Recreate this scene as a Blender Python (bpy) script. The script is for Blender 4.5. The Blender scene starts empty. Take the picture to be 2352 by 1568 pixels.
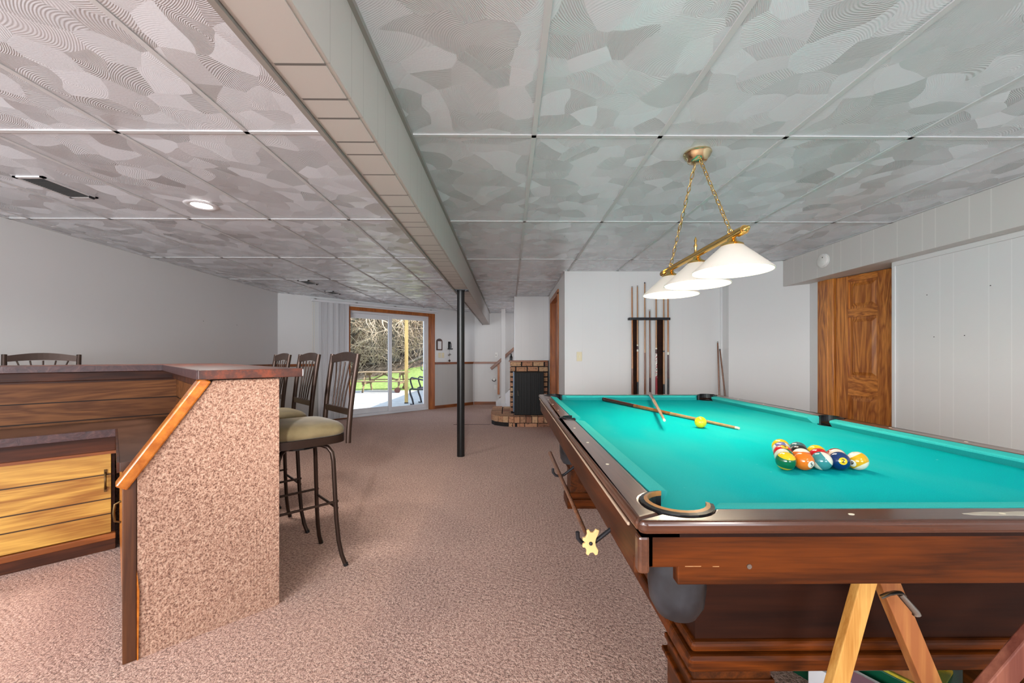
import bpy, bmesh, math, random
from mathutils import Vector, Matrix, noise
random.seed(7)
PI = math.pi; R = math.radians; S2 = math.sqrt(.5)
scn = bpy.context.scene; COL = scn.collection

# ------------------------------------------------------------------ camera, world, sun, exposure
YAW = R(.5)
cam = bpy.data.objects.new('camera', bpy.data.cameras.new('camera')); COL.objects.link(cam)
cam.location = (0, 0, 1.155); cam.rotation_euler = (PI/2, 0, -YAW)
cam.data.sensor_width = 36; cam.data.lens = 36*920/2352
cam.data.shift_x = -2/2352; cam.data.shift_y = 35/2352
cam.data.clip_start = .02; cam.data.clip_end = 300
scn.camera = cam
scn.view_settings.view_transform = 'Standard'; scn.view_settings.look = 'None'
scn.view_settings.exposure = .68; scn.view_settings.gamma = 1; scn.view_settings.use_curve_mapping = False
world = bpy.data.worlds.new('sky'); scn.world = world; world.use_nodes = True
bg = world.node_tree.nodes['Background']; bg.inputs[0].default_value = (.62, .78, 1, 1); bg.inputs[1].default_value = 1.7
def light(name, kind, loc, energy, color=(1, 1, 1), rot=(0, 0, 0), **k):
    d = bpy.data.lights.new(name, kind); d.energy = energy; d.color = color
    for a, b in k.items(): setattr(d, a, b)
    o = bpy.data.objects.new(name, d); COL.objects.link(o); o.location = loc; o.rotation_euler = rot
    return o
sun = light('sun', 'SUN', (20, 10, 20), 7.5, (1, .95, .86), (0, R(38), 0), angle=R(.6))
# daylight through the patio door and added fill at two invented rear windows
pd = light('daylight_patio_door', 'AREA', (-2.34, 8.20, 1.02), 1, (1, 1, 1), (R(90), 0, R(-135)), shape='RECTANGLE', size=1.8, size_y=2.05)
pd.data.cycles.is_portal = True
rw = light('rear_fill_light', 'AREA', (-2.2, -2.42, 1.25), 146, (.96, .985, 1), (R(90), 0, 0), shape='RECTANGLE', size=3.0, size_y=1.6)
rw2 = light('rear_fill_light', 'AREA', (1.6, -2.42, 1.25), 24, (.98, .99, 1), (R(90), 0, 0), shape='RECTANGLE', size=1.6, size_y=1.4)
# ------------------------------------------------------------------ node helpers and materials
class NT:
    def __init__(s, name):
        s.m = bpy.data.materials.new(name); s.m.use_nodes = True; s.t = s.m.node_tree
        s.b = s.t.nodes['Principled BSDF']; s.out = s.t.nodes['Material Output']
    def n(s, kind, props=None, **ins):
        nd = s.t.nodes.new('ShaderNode'+kind)
        for a, b in (props or {}).items(): setattr(nd, a, b)
        for a, b in ins.items():
            key = int(a[1:]) if a[0] == '_' and a[1:].isdigit() else a.replace('_', ' ')
            s.set(nd.inputs[key], b)
        return nd
    def set(s, sock, b):
        if hasattr(b, 'is_output'): s.t.links.new(b, sock)
        elif hasattr(b, 'outputs'): s.t.links.new(b.outputs[0], sock)
        else:
            if isinstance(b, (tuple, list)) and len(b) == 3 and sock.type == 'RGBA': b = (*b, 1)
            sock.default_value = b
    def math(s, op, a, b=0, c=0, clamp=False):
        return s.n('Math', dict(operation=op, use_clamp=clamp), _0=a, _1=b, _2=c).outputs[0]
    def mix(s, f, a, b, mode='MIX'):
        nd = s.n('Mix', dict(data_type='RGBA', blend_type=mode))
        s.set(nd.inputs[0], f); s.set(nd.inputs[6], a); s.set(nd.inputs[7], b)
        return nd.outputs[2]
    def ramp(s, f, *stops):
        nd = s.n('ValToRGB', None, _0=f); e = nd.color_ramp.elements
        while len(e) < len(stops): e.new(.5)
        for q, (p, c) in zip(e, stops): q.position = p; q.color = (*c, 1) if len(c) == 3 else c
        return nd.outputs[0]
    def co(s, scale=(1, 1, 1), rot=(0, 0, 0), kind='Object', loc=(0, 0, 0)):
        tc = s.n('TexCoord'); mp = s.n('Mapping')
        s.t.links.new(tc.outputs[kind], mp.inputs[0])
        mp.inputs['Scale'].default_value = scale; mp.inputs['Rotation'].default_value = rot; mp.inputs['Location'].default_value = loc
        return mp.outputs[0]
    def bump(s, h, strength=.3, dist=.002):
        b = s.n('Bump', None, Strength=strength, Distance=dist, Height=h)
        s.t.links.new(b.outputs[0], s.b.inputs['Normal'])
    def p(s, **k):
        for a, b in k.items(): s.set(s.b.inputs[a.replace('_', ' ')], b)
        return s.m
def srgb(r, g, b):
    f = lambda c: (c/255/12.92) if c/255 < .04045 else ((c/255+.055)/1.055)**2.4
    return (f(r), f(g), f(b))
def plain(name, col, rough=.5, metal=0, spec=.5, **k):
    return NT(name).p(Base_Color=col, Roughness=rough, Metallic=metal, Specular_IOR_Level=spec, **k)
def wood(name, c1, c2, grain='x', scale=1, rough=.35, ring=9, dark=.5, planks=None, coat=0, bump=.15, spec=.5):
    """c1 light wood, c2 grain colour; grain axis in object space; planks = (axis index, period, offsets) joint lines"""
    t = NT(name); st = {'x': (.12, 1, 1), 'y': (1, .12, 1), 'z': (1, 1, .12)}[grain]
    v = t.co(tuple(a*scale for a in st))
    ns = t.n('TexNoise', None, Vector=v, Scale=3.2, Detail=4, Roughness=.55, Distortion=.6)
    rings = t.math('FRACT', t.math('MULTIPLY', ns.outputs[0], ring))
    rg = t.math('ABSOLUTE', t.math('SUBTRACT', rings, .5))
    fine = t.n('TexNoise', None, Vector=t.co(tuple(a*scale*(1 if a == 1 else .35) for a in st)), Scale=90, Detail=3, Roughness=.6)
    f = t.math('ADD', t.math('MULTIPLY', rg, 1.3), t.math('MULTIPLY', t.math('SUBTRACT', fine.outputs[0], .5), 1.1))
    f = t.math('MULTIPLY', f, 1.25, clamp=True)
    col = t.mix(f, c2, c1)
    blot = t.n('TexNoise', None, Vector=v, Scale=1.4, Detail=2)
    col = t.mix(t.math('MULTIPLY', t.math('SUBTRACT', blot.outputs[0], .35, clamp=True), 1.2), col, tuple(a*(1-dark*.7) for a in c2))
    h = f
    if planks:
        ax, per, offs = planks
        g = groove(t, ax, per, offs, .0035)
        col = t.mix(g, col, tuple(a*.12 for a in c2)); h = t.math('SUBTRACT', f, t.math('MULTIPLY', g, 4))
    t.bump(h, bump, .001)
    return t.p(Base_Color=col, Roughness=rough, Coat_Weight=coat, Coat_Roughness=.12, Specular_IOR_Level=spec)
def groove(t, ax, per, offs, w=.003, rotz=0):
    sep = t.n('SeparateXYZ', None, _0=t.co(rot=(0, 0, rotz)))
    c = t.math('MULTIPLY', t.math('FRACT', t.math('DIVIDE', t.math('ADD', sep.outputs[ax], 100), per)), per)
    g = 0
    for o in offs:
        q = t.n('Math', dict(operation='COMPARE'), _0=c, _1=o, _2=w).outputs[0]
        g = q if isinstance(g, int) else t.math('MAXIMUM', g, q)
    return g
def painted(name, col, ax=None, per=.8128, offs=(.08, .2, .41, .5, .69), w=.003, rotz=0, line=.78, rough=.5):
    t = NT(name)
    n1 = t.n('TexNoise', None, Vector=t.co((1, 1, .15)), Scale=60, Detail=3)
    n2 = t.n('TexNoise', None, Vector=t.co((1, 1, 1)), Scale=1.2, Detail=2)
    c = t.mix(t.math('MULTIPLY', n2.outputs[0], .18), col, tuple(a*.86 for a in col))
    h = t.math('MULTIPLY', n1.outputs[0], .25)
    if ax is not None:
        g = groove(t, ax, per, offs, w, rotz)
        c = t.mix(g, c, tuple(a*line for a in col)); h = t.math('SUBTRACT', h, g)
    t.bump(h, .3, .0015)
    return t.p(Base_Color=c, Roughness=rough, Specular_IOR_Level=.35)
def carpet(name, c1, c2, c3, rows=None):
    t = NT(name); v = t.co()
    a = t.n('TexVoronoi', None, Vector=v, Scale=170)
    b = t.n('TexNoise', None, Vector=v, Scale=75, Detail=4, Roughness=.65)
    big = t.n('TexNoise', None, Vector=v, Scale=2.2, Detail=3)
    # embossed rows that change direction from patch to patch
    cell = t.n('TexVoronoi', None, Vector=v, Scale=7)
    sep = t.n('SeparateXYZ', None, _0=v)
    cr = t.n('SeparateColor', None, _0=cell.outputs['Color'])
    ang = t.math('MULTIPLY', t.math('ROUND', t.math('MULTIPLY', cr.outputs[0], 2)), 1.1)
    px, py = (sep.outputs[0], sep.outputs[1]) if rows is None else (sep.outputs[0], sep.outputs[2])
    u = t.math('ADD', t.math('MULTIPLY', px, t.math('COSINE', ang)), t.math('MULTIPLY', py, t.math('SINE', ang)))
    wv = t.math('SINE', t.math('MULTIPLY', u, 2*PI/(.022 if rows is None else rows)))
    wv = t.math('MULTIPLY', wv, t.math('MULTIPLY', t.math('GREATER_THAN', cr.outputs[1], .45), 1) if rows is None else .8)
    f = t.math('ADD', t.math('MULTIPLY', a.outputs['Distance'], .9), t.math('MULTIPLY', t.math('SUBTRACT', b.outputs[0], .5), 2.4))
    f = t.math('SUBTRACT', f, t.math('MULTIPLY', wv, .04))
    c = t.ramp(f, (.0, c1), (.45, c2), (1, c3))
    c = t.mix(t.math('MULTIPLY', t.math('SUBTRACT', big.outputs[0], .35, clamp=True), .8), c, tuple(x*.8 for x in c2))
    st = t.n('TexNoise', None, Vector=v, Scale=1.7, Detail=5, Roughness=.7)
    c = t.mix(t.math('MULTIPLY', t.math('SUBTRACT', st.outputs[0], .64, clamp=True), 3, clamp=True), c, srgb(140, 105, 70))
    h = t.math('ADD', t.math('MULTIPLY', t.math('SUBTRACT', 1, f), 1), t.math('MULTIPLY', wv, .14))
    t.bump(h, .6, .005)
    return t.p(Base_Color=c, Roughness=.95, Specular_IOR_Level=.1, Sheen_Weight=.2, Sheen_Roughness=.6)

M = {}
GREY = srgb(227, 227, 226)
M['wall'] = painted('pale grey painted panelling', GREY, None)
M['wall_x'] = painted('pale grey grooved panelling x', GREY, 0, line=1.05)
M['wall_y'] = painted('pale grey grooved panelling y', GREY, 1, line=1.06)
M['wall_45'] = painted('pale grey grooved panelling diagonal', GREY, 0, line=.9, rotz=R(45))
M['soffit'] = painted('light painted panelling of the soffit', srgb(212, 209, 205), 1, line=1.12, w=.004)
M['beam'] = painted('grey painted beam underside', srgb(196, 192, 186), 1, per=.86, offs=(.06, .23, .446, .59, .687, .83), line=.3, w=.0045)
M['beamside'] = painted('grey painted beam side', srgb(190, 186, 180), 1, per=.86, offs=(.06, .23, .446, .59, .687, .83), line=.86, w=.003)
M['wains'] = painted('grey textured wainscot', srgb(190, 188, 184), 0, per=.1, offs=(.05,), line=.93, rotz=R(45))
M['gridmetal'] = plain('ceiling grid bar paint', srgb(204, 205, 206), .6, spec=.2)
M['white'] = plain('white vinyl', srgb(226, 226, 228), .35)
M['whiteplastic'] = plain('white plastic', srgb(235, 234, 230), .35)
M['ivory'] = plain('ivory plastic', srgb(226, 214, 178), .35)
M['trim'] = wood('orange stained oak trim', srgb(196, 116, 52), srgb(150, 82, 32), 'z', rough=.35)
M['trimh'] = wood('orange stained oak trim horizontal', srgb(170, 96, 45), srgb(122, 66, 28), 'x', rough=.35)
M['rail_orange'] = wood('varnished orange edge rail wood', srgb(206, 122, 40), srgb(165, 88, 24), 'y', rough=.2, coat=.4)
M['oak'] = wood('brown stained oak', srgb(240, 158, 70), srgb(150, 82, 30), 'z', scale=1.4, rough=.3, ring=14, coat=.3, dark=.12)
M['oakh'] = wood('brown stained oak cross grain', srgb(236, 154, 68), srgb(150, 82, 30), 'y', scale=1.4, rough=.3, ring=12, coat=.3, dark=.12)
M['mahog'] = wood('dark reddish brown mahogany', srgb(108, 50, 8), srgb(60, 25, 3), 'x', scale=2, rough=.42, ring=7, coat=0, spec=.2)
M['mahogy'] = wood('dark reddish brown mahogany long side', srgb(102, 50, 14), srgb(58, 27, 7), 'y', scale=2, rough=.42, ring=7, coat=0, spec=.25)
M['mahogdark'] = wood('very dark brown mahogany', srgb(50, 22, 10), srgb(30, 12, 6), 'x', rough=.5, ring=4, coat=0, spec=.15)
M['railtop'] = wood('worn brown rail wood', srgb(104, 56, 30), srgb(70, 35, 17), 'x', scale=2, rough=.25, ring=5, coat=.6)
M['railtopy'] = wood('worn brown rail wood long side', srgb(112, 68, 44), srgb(78, 44, 27), 'y', scale=2, rough=.28, ring=5, coat=.5)
M['paleworn'] = plain('pale worn bare wood', srgb(190, 165, 140), .5)
M['barpanel'] = wood('brown wood grain boards', srgb(138, 88, 48), srgb(88, 50, 24), 'x', scale=1.5, spec=.25, rough=.5, ring=9, planks=(2, .5, (.02, .255, .375)))
M['bardark'] = wood('dark reddish bar trim wood', srgb(92, 50, 30), srgb(50, 27, 20), 'x', spec=.25, rough=.45, ring=8)
M['bardarkz'] = wood('dark reddish bar trim wood upright', srgb(112, 66, 34), srgb(66, 36, 20), 'z', rough=.4, ring=8)
M['yellowwood'] = wood('yellow knotty wood boards', srgb(216, 168, 78), srgb(148, 96, 38), 'x', scale=1.1, rough=.4, ring=7, dark=.3)
M['pine'] = wood('pale yellow pine', srgb(206, 156, 84), srgb(168, 112, 48), 'z', scale=2.5, rough=.5, spec=.25, ring=4, dark=.1)
M['worn'] = wood('worn pinkish brown wood', srgb(186, 126, 66), srgb(150, 88, 44), 'z', rough=.6, ring=8)
M['cue1'] = wood('amber cue wood', srgb(190, 120, 55), srgb(140, 78, 30), 'z', rough=.25, ring=4, coat=.4)
M['maple'] = wood('pale maple cue wood', srgb(206, 164, 116), srgb(170, 122, 78), 'z', rough=.3, ring=3, coat=.3, dark=.1)
M['cuebrown'] = wood('brown cue wood', srgb(138, 84, 48), srgb(92, 50, 28), 'z', rough=.25, ring=4, coat=.4)
M['cuedark'] = plain('dark reddish brown lacquer', srgb(72, 30, 22), .25)
M['black'] = plain('black lacquer', srgb(22, 21, 22), .3)
M['redlac'] = plain('dark red lacquer', srgb(140, 14, 30), .3)
M['cream'] = plain('cream plastic', srgb(232, 224, 200), .35)
M['rubber'] = (lambda t: t.p(Base_Color=t.ramp(t.n('TexNoise', None, Vector=t.co(), Scale=14, Detail=4).outputs[0], (.4, srgb(26, 27, 30)), (.8, srgb(62, 65, 70))), Roughness=.42))(NT('scuffed black rubber'))
M['iron'] = plain('black painted iron', srgb(36, 36, 40), .38, .3)
M['pole'] = plain('black painted steel pole', srgb(26, 26, 26), .34, .2)
M['bronze'] = plain('dark bronze powder coated metal', srgb(58, 42, 34), .36, .55)
M['brass'] = plain('polished brass', srgb(226, 186, 110), .18, 1)
M['palebrass'] = plain('pale antique brass', srgb(214, 200, 160), .2, 1)
M['steel'] = plain('worn steel', srgb(150, 146, 138), .35, 1)
M['aged'] = plain('aged dark brass handle', srgb(96, 74, 44), .4, .8)
# billiard cloth
t = NT('turquoise billiard cloth')
n1 = t.n('TexNoise', None, Vector=t.co(), Scale=420, Detail=2); n2 = t.n('TexNoise', None, Vector=t.co((1, .35, 1)), Scale=3.2, Detail=4)
c = t.mix(n1.outputs[0], srgb(0, 154, 160), srgb(6, 197, 200))
c = t.mix(t.math('MULTIPLY', t.math('SUBTRACT', n2.outputs[0], .45, clamp=True), 1.1), c, srgb(86, 186, 178))
st = t.n('TexNoise', None, Vector=t.co((1, 3, 1)), Scale=26, Detail=5)
c = t.mix(t.math('MULTIPLY', t.math('SUBTRACT', st.outputs[0], .74, clamp=True), 9, clamp=True), c, srgb(190, 230, 225))
t.bump(n1.outputs[0], .2, .0008)
M['cloth'] = t.p(Base_Color=c, Roughness=.95, Specular_IOR_Level=.05)
M['cushlit'] = M['cloth'].copy(); M['cushlit'].name = 'turquoise cushion cloth with painted top light'  # light from above on the cushions, painted in as a paler cloth
for nd in M['cushlit'].node_tree.nodes:
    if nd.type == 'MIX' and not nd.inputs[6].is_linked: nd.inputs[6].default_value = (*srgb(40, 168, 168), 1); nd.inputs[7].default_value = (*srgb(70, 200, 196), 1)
# suede seat
t = NT('olive tan suede'); n1 = t.n('TexNoise', None, Vector=t.co(), Scale=7, Detail=4)
M['suede'] = t.p(Base_Color=t.ramp(n1.outputs[0], (.3, srgb(92, 78, 50)), (.7, srgb(134, 118, 84))), Roughness=.85, Sheen_Weight=.2, Sheen_Roughness=.4)
# mottled laminates
t = NT('mottled dark red brown laminate'); n1 = t.n('TexNoise', None, Vector=t.co(), Scale=14, Detail=6, Roughness=.7)
t.bump(n1.outputs[0], .3, .002)
M['laminate'] = t.p(Base_Color=t.ramp(n1.outputs[0], (.32, srgb(52, 34, 32)), (.5, srgb(84, 48, 38)), (.68, srgb(142, 66, 38))), Roughness=.38)
t = NT('purplish brown leather laminate'); n1 = t.n('TexNoise', None, Vector=t.co(), Scale=22, Detail=6, Roughness=.65, Distortion=1.5)
t.bump(n1.outputs[0], .5, .003)
M['leatherlam'] = t.p(Base_Color=t.ramp(n1.outputs[0], (.3, srgb(48, 34, 36)), (.55, srgb(74, 50, 50)), (.75, srgb(104, 74, 66))), Roughness=.33)
M['worktop'] = (lambda t: t.p(Base_Color=t.ramp(t.n('TexNoise', None, Vector=t.co(), Scale=5, Detail=4).outputs[0], (.35, srgb(62, 42, 32)), (.7, srgb(92, 64, 50))), Roughness=.3))(NT('brown smooth worktop'))
M['carpet'] = carpet('dusty pink brown carpet', srgb(118, 84, 70), srgb(192, 151, 133), srgb(228, 194, 176))
M['barcarpet'] = carpet('pink looped carpet cladding', srgb(112, 74, 58), srgb(172, 132, 110), srgb(202, 168, 144), rows=.012)
# ceiling: pearly paint combed with a comb in overlapping fans
t = NT('combed pearly grey ceiling paint'); v = t.co()
wob = t.n('TexNoise', None, Vector=v, Scale=3, Detail=1)
vv = t.n('VectorMath', dict(operation='ADD'), _0=v, _1=t.n('VectorMath', dict(operation='SCALE'), _0=wob.outputs['Color'], Scale=.22).outputs[0])
cell = t.n('TexVoronoi', dict(feature='F1', voronoi_dimensions='2D', distance='EUCLIDEAN'), Vector=vv.outputs[0], Scale=8, Randomness=1)
cr = t.n('SeparateColor', None, _0=cell.outputs['Color'])
# fan: rings about a point offset from the cell centre
off = t.n('CombineXYZ', None, _0=t.math('MULTIPLY', t.math('SUBTRACT', cr.outputs[0], .5), .5), _1=t.math('MULTIPLY', t.math('SUBTRACT', cr.outputs[1], .5), .5), _2=0)
pos = t.n('SeparateXYZ', None, _0=v)
cpos = t.n('VectorMath', dict(operation='SUBTRACT'), _0=vv.outputs[0], _1=cell.outputs['Position'])
pp = t.n('VectorMath', dict(operation='ADD'), _0=cpos.outputs[0], _1=off.outputs[0])
flat = t.n('VectorMath', dict(operation='MULTIPLY'), _0=pp.outputs[0], _1=(1, 1, 0))
ln = t.n('VectorMath', dict(operation='LENGTH'), _0=flat.outputs[0])
comb = t.math('SINE', t.math('MULTIPLY', ln.outputs['Value'], 2*PI/.0065))
fine = t.n('TexNoise', None, Vector=v, Scale=110, Detail=3, Roughness=.6)
h = t.math('ADD', t.math('MULTIPLY', comb, t.math('ADD', .25, t.math('MULTIPLY', cr.outputs[2], .75))), t.math('MULTIPLY', fine.outputs[0], 1.6))
bp = t.n('Bump', None, Strength=.4, Distance=.001, Height=h)
# each stroke of the comb leaves its own lean
tilt = t.n('CombineXYZ', None, _0=t.math('MULTIPLY', t.math('SUBTRACT', cr.outputs[1], .5), .26), _1=t.math('MULTIPLY', t.math('SUBTRACT', cr.outputs[2], .5), .26), _2=0)
nrm = t.n('VectorMath', dict(operation='NORMALIZE'), _0=t.n('VectorMath', dict(operation='ADD'), _0=bp.outputs[0], _1=tilt.outputs[0]).outputs[0])
t.t.links.new(nrm.outputs[0], t.b.inputs['Normal'])
M['ceiling'] = t.p(Base_Color=srgb(216, 219, 224), Metallic=.05, Roughness=t.math('ADD', .15, t.math('MULTIPLY', cr.outputs[0], .2)), Specular_IOR_Level=1.0)
# brick with dark recessed joints, each brick its own shade
t = NT('tan and pink firebrick'); gi = t.n('NewGeometry'); n1 = t.n('TexNoise', None, Vector=t.co(), Scale=30, Detail=5)
c = t.ramp(gi.outputs['Random Per Island'], (0, srgb(196, 150, 112)), (.4, srgb(190, 134, 104)), (.75, srgb(206, 168, 130)), (1, srgb(148, 100, 78)))
c = t.mix(t.math('MULTIPLY', t.math('SUBTRACT', n1.outputs[0], .52, clamp=True), 4, clamp=True), c, srgb(70, 48, 42))
t.bump(n1.outputs[0], .5, .004); M['brick'] = t.p(Base_Color=c, Roughness=.85)
M['mortar'] = plain('dark mortar', srgb(36, 32, 32), .95)
M['stove'] = plain('black stove steel', srgb(13, 13, 14), .55, 0, .3)
M['stoveblue'] = plain('blue grey stove side', srgb(78, 92, 108), .4, .4)
def glass_mat():
    t = NT('clear window glass'); tr = t.n('BsdfTransparent'); gl = t.n('BsdfGlossy', None, Roughness=.02)
    fr = t.n('Fresnel', None, IOR=1.35); mx = t.n('MixShader', None, _0=fr, _1=tr, _2=gl)
    t.t.links.new(mx.outputs[0], t.out.inputs[0]); return t.m
M['glass'] = glass_mat()
def shade_mat():
    t = NT('frosted white lamp glass')
    return t.p(Base_Color=srgb(222, 214, 202), Roughness=.35, Transmission_Weight=0, Emission_Color=(1, .9, .78, 1), Emission_Strength=.1)
M['shade'] = shade_mat()
M['bulb'] = NT('glowing bulb').p(Emission_Color=(1, .86, .66, 1), Emission_Strength=14)
M['can'] = NT('glowing lamp lens').p(Emission_Color=(1, .97, .92, 1), Emission_Strength=9)
M['concrete'] = (lambda t: t.p(Base_Color=t.ramp(t.n('TexNoise', None, Vector=t.co(), Scale=6, Detail=5).outputs[0], (.3, srgb(150, 149, 147)), (.7, srgb(170, 169, 166))), Roughness=.85))(NT('pale concrete'))
t = NT('spring grass'); n1 = t.n('TexNoise', None, Vector=t.co(), Scale=9, Detail=6, Roughness=.7)
M['grass'] = t.p(Base_Color=t.ramp(n1.outputs[0], (.3, srgb(70, 92, 38)), (.55, srgb(112, 132, 62)), (.8, srgb(146, 146, 94))), Roughness=.9)
t = NT('leaf litter bank'); n1 = t.n('TexNoise', None, Vector=t.co(), Scale=4, Detail=8, Roughness=.75)
M['litter'] = t.p(Base_Color=t.ramp(n1.outputs[0], (.35, srgb(50, 40, 32)), (.5, srgb(110, 90, 70)), (.7, srgb(176, 154, 130))), Roughness=.95)
t = NT('grey tree bark'); n1 = t.n('TexNoise', None, Vector=t.co((1, 1, .2)), Scale=14, Detail=5)
M['bark'] = t.p(Base_Color=t.ramp(n1.outputs[0], (.3, srgb(58, 50, 44)), (.7, srgb(132, 120, 106))), Roughness=.9)
M['twig'] = plain('pale dry twigs', srgb(190, 168, 144), .9)
M['decking'] = wood('weathered picnic table wood', srgb(160, 138, 106), srgb(112, 92, 66), 'x', rough=.8, ring=5)
M['postwood'] = wood('yellow treated post wood', srgb(214, 184, 116), srgb(176, 140, 78), 'z', rough=.7, ring=4, dark=.1)
M['greenbox'] = plain('green printed cardboard', srgb(6, 78, 52), .35)
M['pinkbox'] = plain('pink and white carton', srgb(186, 140, 156), .5)
t = NT('yellow and green painted board'); n1 = t.n('TexNoise', None, Vector=t.co(), Scale=9, Detail=4)
M['paintboard'] = t.p(Base_Color=t.ramp(n1.outputs[0], (.45, srgb(226, 196, 30)), (.55, srgb(120, 130, 50))), Roughness=.5)
M['dark'] = plain('dark recess', srgb(18, 16, 15), .8)
M['mirror'] = plain('mirror face', srgb(220, 215, 212), .25)

# ------------------------------------------------------------------ mesh helpers
class MB:
    def __init__(s): s.bm = bmesh.new()
    def face(s, pts):
        try: return s.bm.faces.new([s.bm.verts.new(p) for p in pts])
        except ValueError: return None
    def hexa(s, b, t):
        vb = [s.bm.verts.new(p) for p in b]; vt = [s.bm.verts.new(p) for p in t]; n = len(vb)
        s.bm.faces.new(vb[::-1]); s.bm.faces.new(vt)
        for i in range(n): s.bm.faces.new((vb[i], vb[(i+1) % n], vt[(i+1) % n], vt[i]))
        return s
    def box(s, x0, x1, y0, y1, z0, z1):
        x0, x1 = min(x0, x1), max(x0, x1); y0, y1 = min(y0, y1), max(y0, y1); z0, z1 = min(z0, z1), max(z0, z1)
        return s.hexa([(x0, y0, z0), (x1, y0, z0), (x1, y1, z0), (x0, y1, z0)], [(x0, y0, z1), (x1, y0, z1), (x1, y1, z1), (x0, y1, z1)])
    def prism(s, poly, z0, z1, axis='z'):
        f = {'z': lambda a, b, c: (a, b, c), 'y': lambda a, b, c: (a, c, b), 'x': lambda a, b, c: (c, a, b)}[axis]
        return s.hexa([f(a, b, z0) for a, b in poly], [f(a, b, z1) for a, b in poly])
    def bar(s, p, q, w, h, up=(0, 0, 1)):
        p, q = Vector(p), Vector(q); d = (q-p).normalized(); up = Vector(up)
        sd = d.cross(up).normalized(); u = sd.cross(d)
        o = [(-w/2, -h/2), (w/2, -h/2), (w/2, h/2), (-w/2, h/2)]
        return s.hexa([p+sd*a+u*b for a, b in o], [q+sd*a+u*b for a, b in o])
    def tube(s, pts, r, n=10, cap=True, flat=None):
        pts = [Vector(p) for p in pts]; rr = r if isinstance(r, (list, tuple)) else [r]*len(pts)
        rings = []; prev = None
        for i, p in enumerate(pts):
            d = (pts[min(i+1, len(pts)-1)]-pts[max(i-1, 0)]).normalized()
            if prev is None:
                a = Vector((0, 0, 1)) if abs(d.z) < .9 else Vector((0, 1, 0)); u = d.cross(a).normalized()
            else: u = (prev-d*prev.dot(d)).normalized()
            prev = u; w = d.cross(u)
            k = flat or 1
            rings.append([s.bm.verts.new(p+(u*math.cos(2*PI*j/n)+w*math.sin(2*PI*j/n)*k)*rr[i]) for j in range(n)])
        for a, b in zip(rings, rings[1:]):
            for j in range(n): s.bm.faces.new((a[j], a[(j+1) % n], b[(j+1) % n], b[j]))
        if cap:
            s.bm.faces.new(rings[0][::-1]); s.bm.faces.new(rings[-1])
        return s
    def lathe(s, prof, c=(0, 0, 0), n=24, axis='z', close=False):
        f = {'z': lambda x, y, z: (c[0]+x, c[1]+y, c[2]+z), 'y': lambda x, y, z: (c[0]+x, c[1]+z, c[2]+y), 'x': lambda x, y, z: (c[0]+z, c[1]+x, c[2]+y)}[axis]
        rings = []
        for r, z in prof:
            if r < 1e-6: rings.append([s.bm.verts.new(f(0, 0, z))])
            else: rings.append([s.bm.verts.new(f(r*math.cos(2*PI*j/n), r*math.sin(2*PI*j/n), z)) for j in range(n)])
        prs = list(zip(rings, rings[1:]))
        if close: prs.append((rings[-1], rings[0]))
        for a, b in prs:
            for j in range(n):
                k = (j+1) % n
                if len(a) == 1 and len(b) == 1: continue
                if len(a) == 1: s.bm.faces.new((a[0], b[k], b[j]))
                elif len(b) == 1: s.bm.faces.new((a[j], a[k], b[0]))
                else: s.bm.faces.new((a[j], a[k], b[k], b[j]))
        return s
    def sphere(s, c, r, n=24, m=14):
        return s.lathe([(r*math.sin(PI*i/m), -r*math.cos(PI*i/m)) for i in range(m+1)], c, n)
    def shift(s, v):
        bmesh.ops.translate(s.bm, verts=s.bm.verts, vec=v); return s
ORG = {}
def link(name, mb, mat, parent=None, smooth=None, bevel=0, bsegs=2, sub=0, local=False):
    if parent is not None and not local:
        o = ORG.get(parent.name)
        if o is not None: mb.shift((-o[0], -o[1], -o[2]))
    bmesh.ops.recalc_face_normals(mb.bm, faces=mb.bm.faces)
    me = bpy.data.meshes.new(name); mb.bm.to_mesh(me); mb.bm.free()
    for m in (mat if isinstance(mat, (list, tuple)) else [mat]): me.materials.append(M[m] if isinstance(m, str) else m)
    ob = bpy.data.objects.new(name, me); COL.objects.link(ob)
    if parent is not None:
        ob.parent = parent
        if parent.name in ORG: ORG[ob.name] = ORG[parent.name]
    if smooth is not None:
        for p in me.polygons: p.use_smooth = True
        if smooth: me.set_sharp_from_angle(angle=R(smooth))
    if bevel:
        b = ob.modifiers.new('bevel', 'BEVEL'); b.width = bevel; b.segments = bsegs; b.limit_method = 'ANGLE'; b.angle_limit = R(35)
    if sub:
        b = ob.modifiers.new('sub', 'SUBSURF'); b.levels = b.render_levels = sub
    return ob
def thing(name, label, cat, loc=(0, 0, 0), rz=0, group=None, org=None):
    """Empty at the thing's base; meshes are given in coordinates whose point org sits at the Empty"""
    o = bpy.data.objects.new(name, None); COL.objects.link(o); o.location = loc; o.rotation_euler = (0, 0, rz)
    o.empty_display_size = .1; o['label'] = label; o['category'] = cat
    if group: o['group'] = group
    ORG[o.name] = org if org is not None else (0, 0, 0)
    return o
def wthing(name, label, cat, loc, group=None): return thing(name, label, cat, loc, 0, group, loc)
def tag(o, label, cat, group=None, kind=None):
    o['label'] = label; o['category'] = cat
    if group: o['group'] = group
    if kind: o['kind'] = kind
    return o
def struct(name, mb, mat, parent=None, **k):
    o = link(name, mb, mat, parent, **k)
    if parent is None: o['kind'] = 'structure'
    return o
def sroot(name, loc=(0, 0, 0), rz=0, org=None):
    o = bpy.data.objects.new(name, None); COL.objects.link(o); o.location = loc; o.rotation_euler = (0, 0, rz); o['kind'] = 'structure'
    ORG[o.name] = org if org is not None else (0, 0, 0); return o
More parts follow.
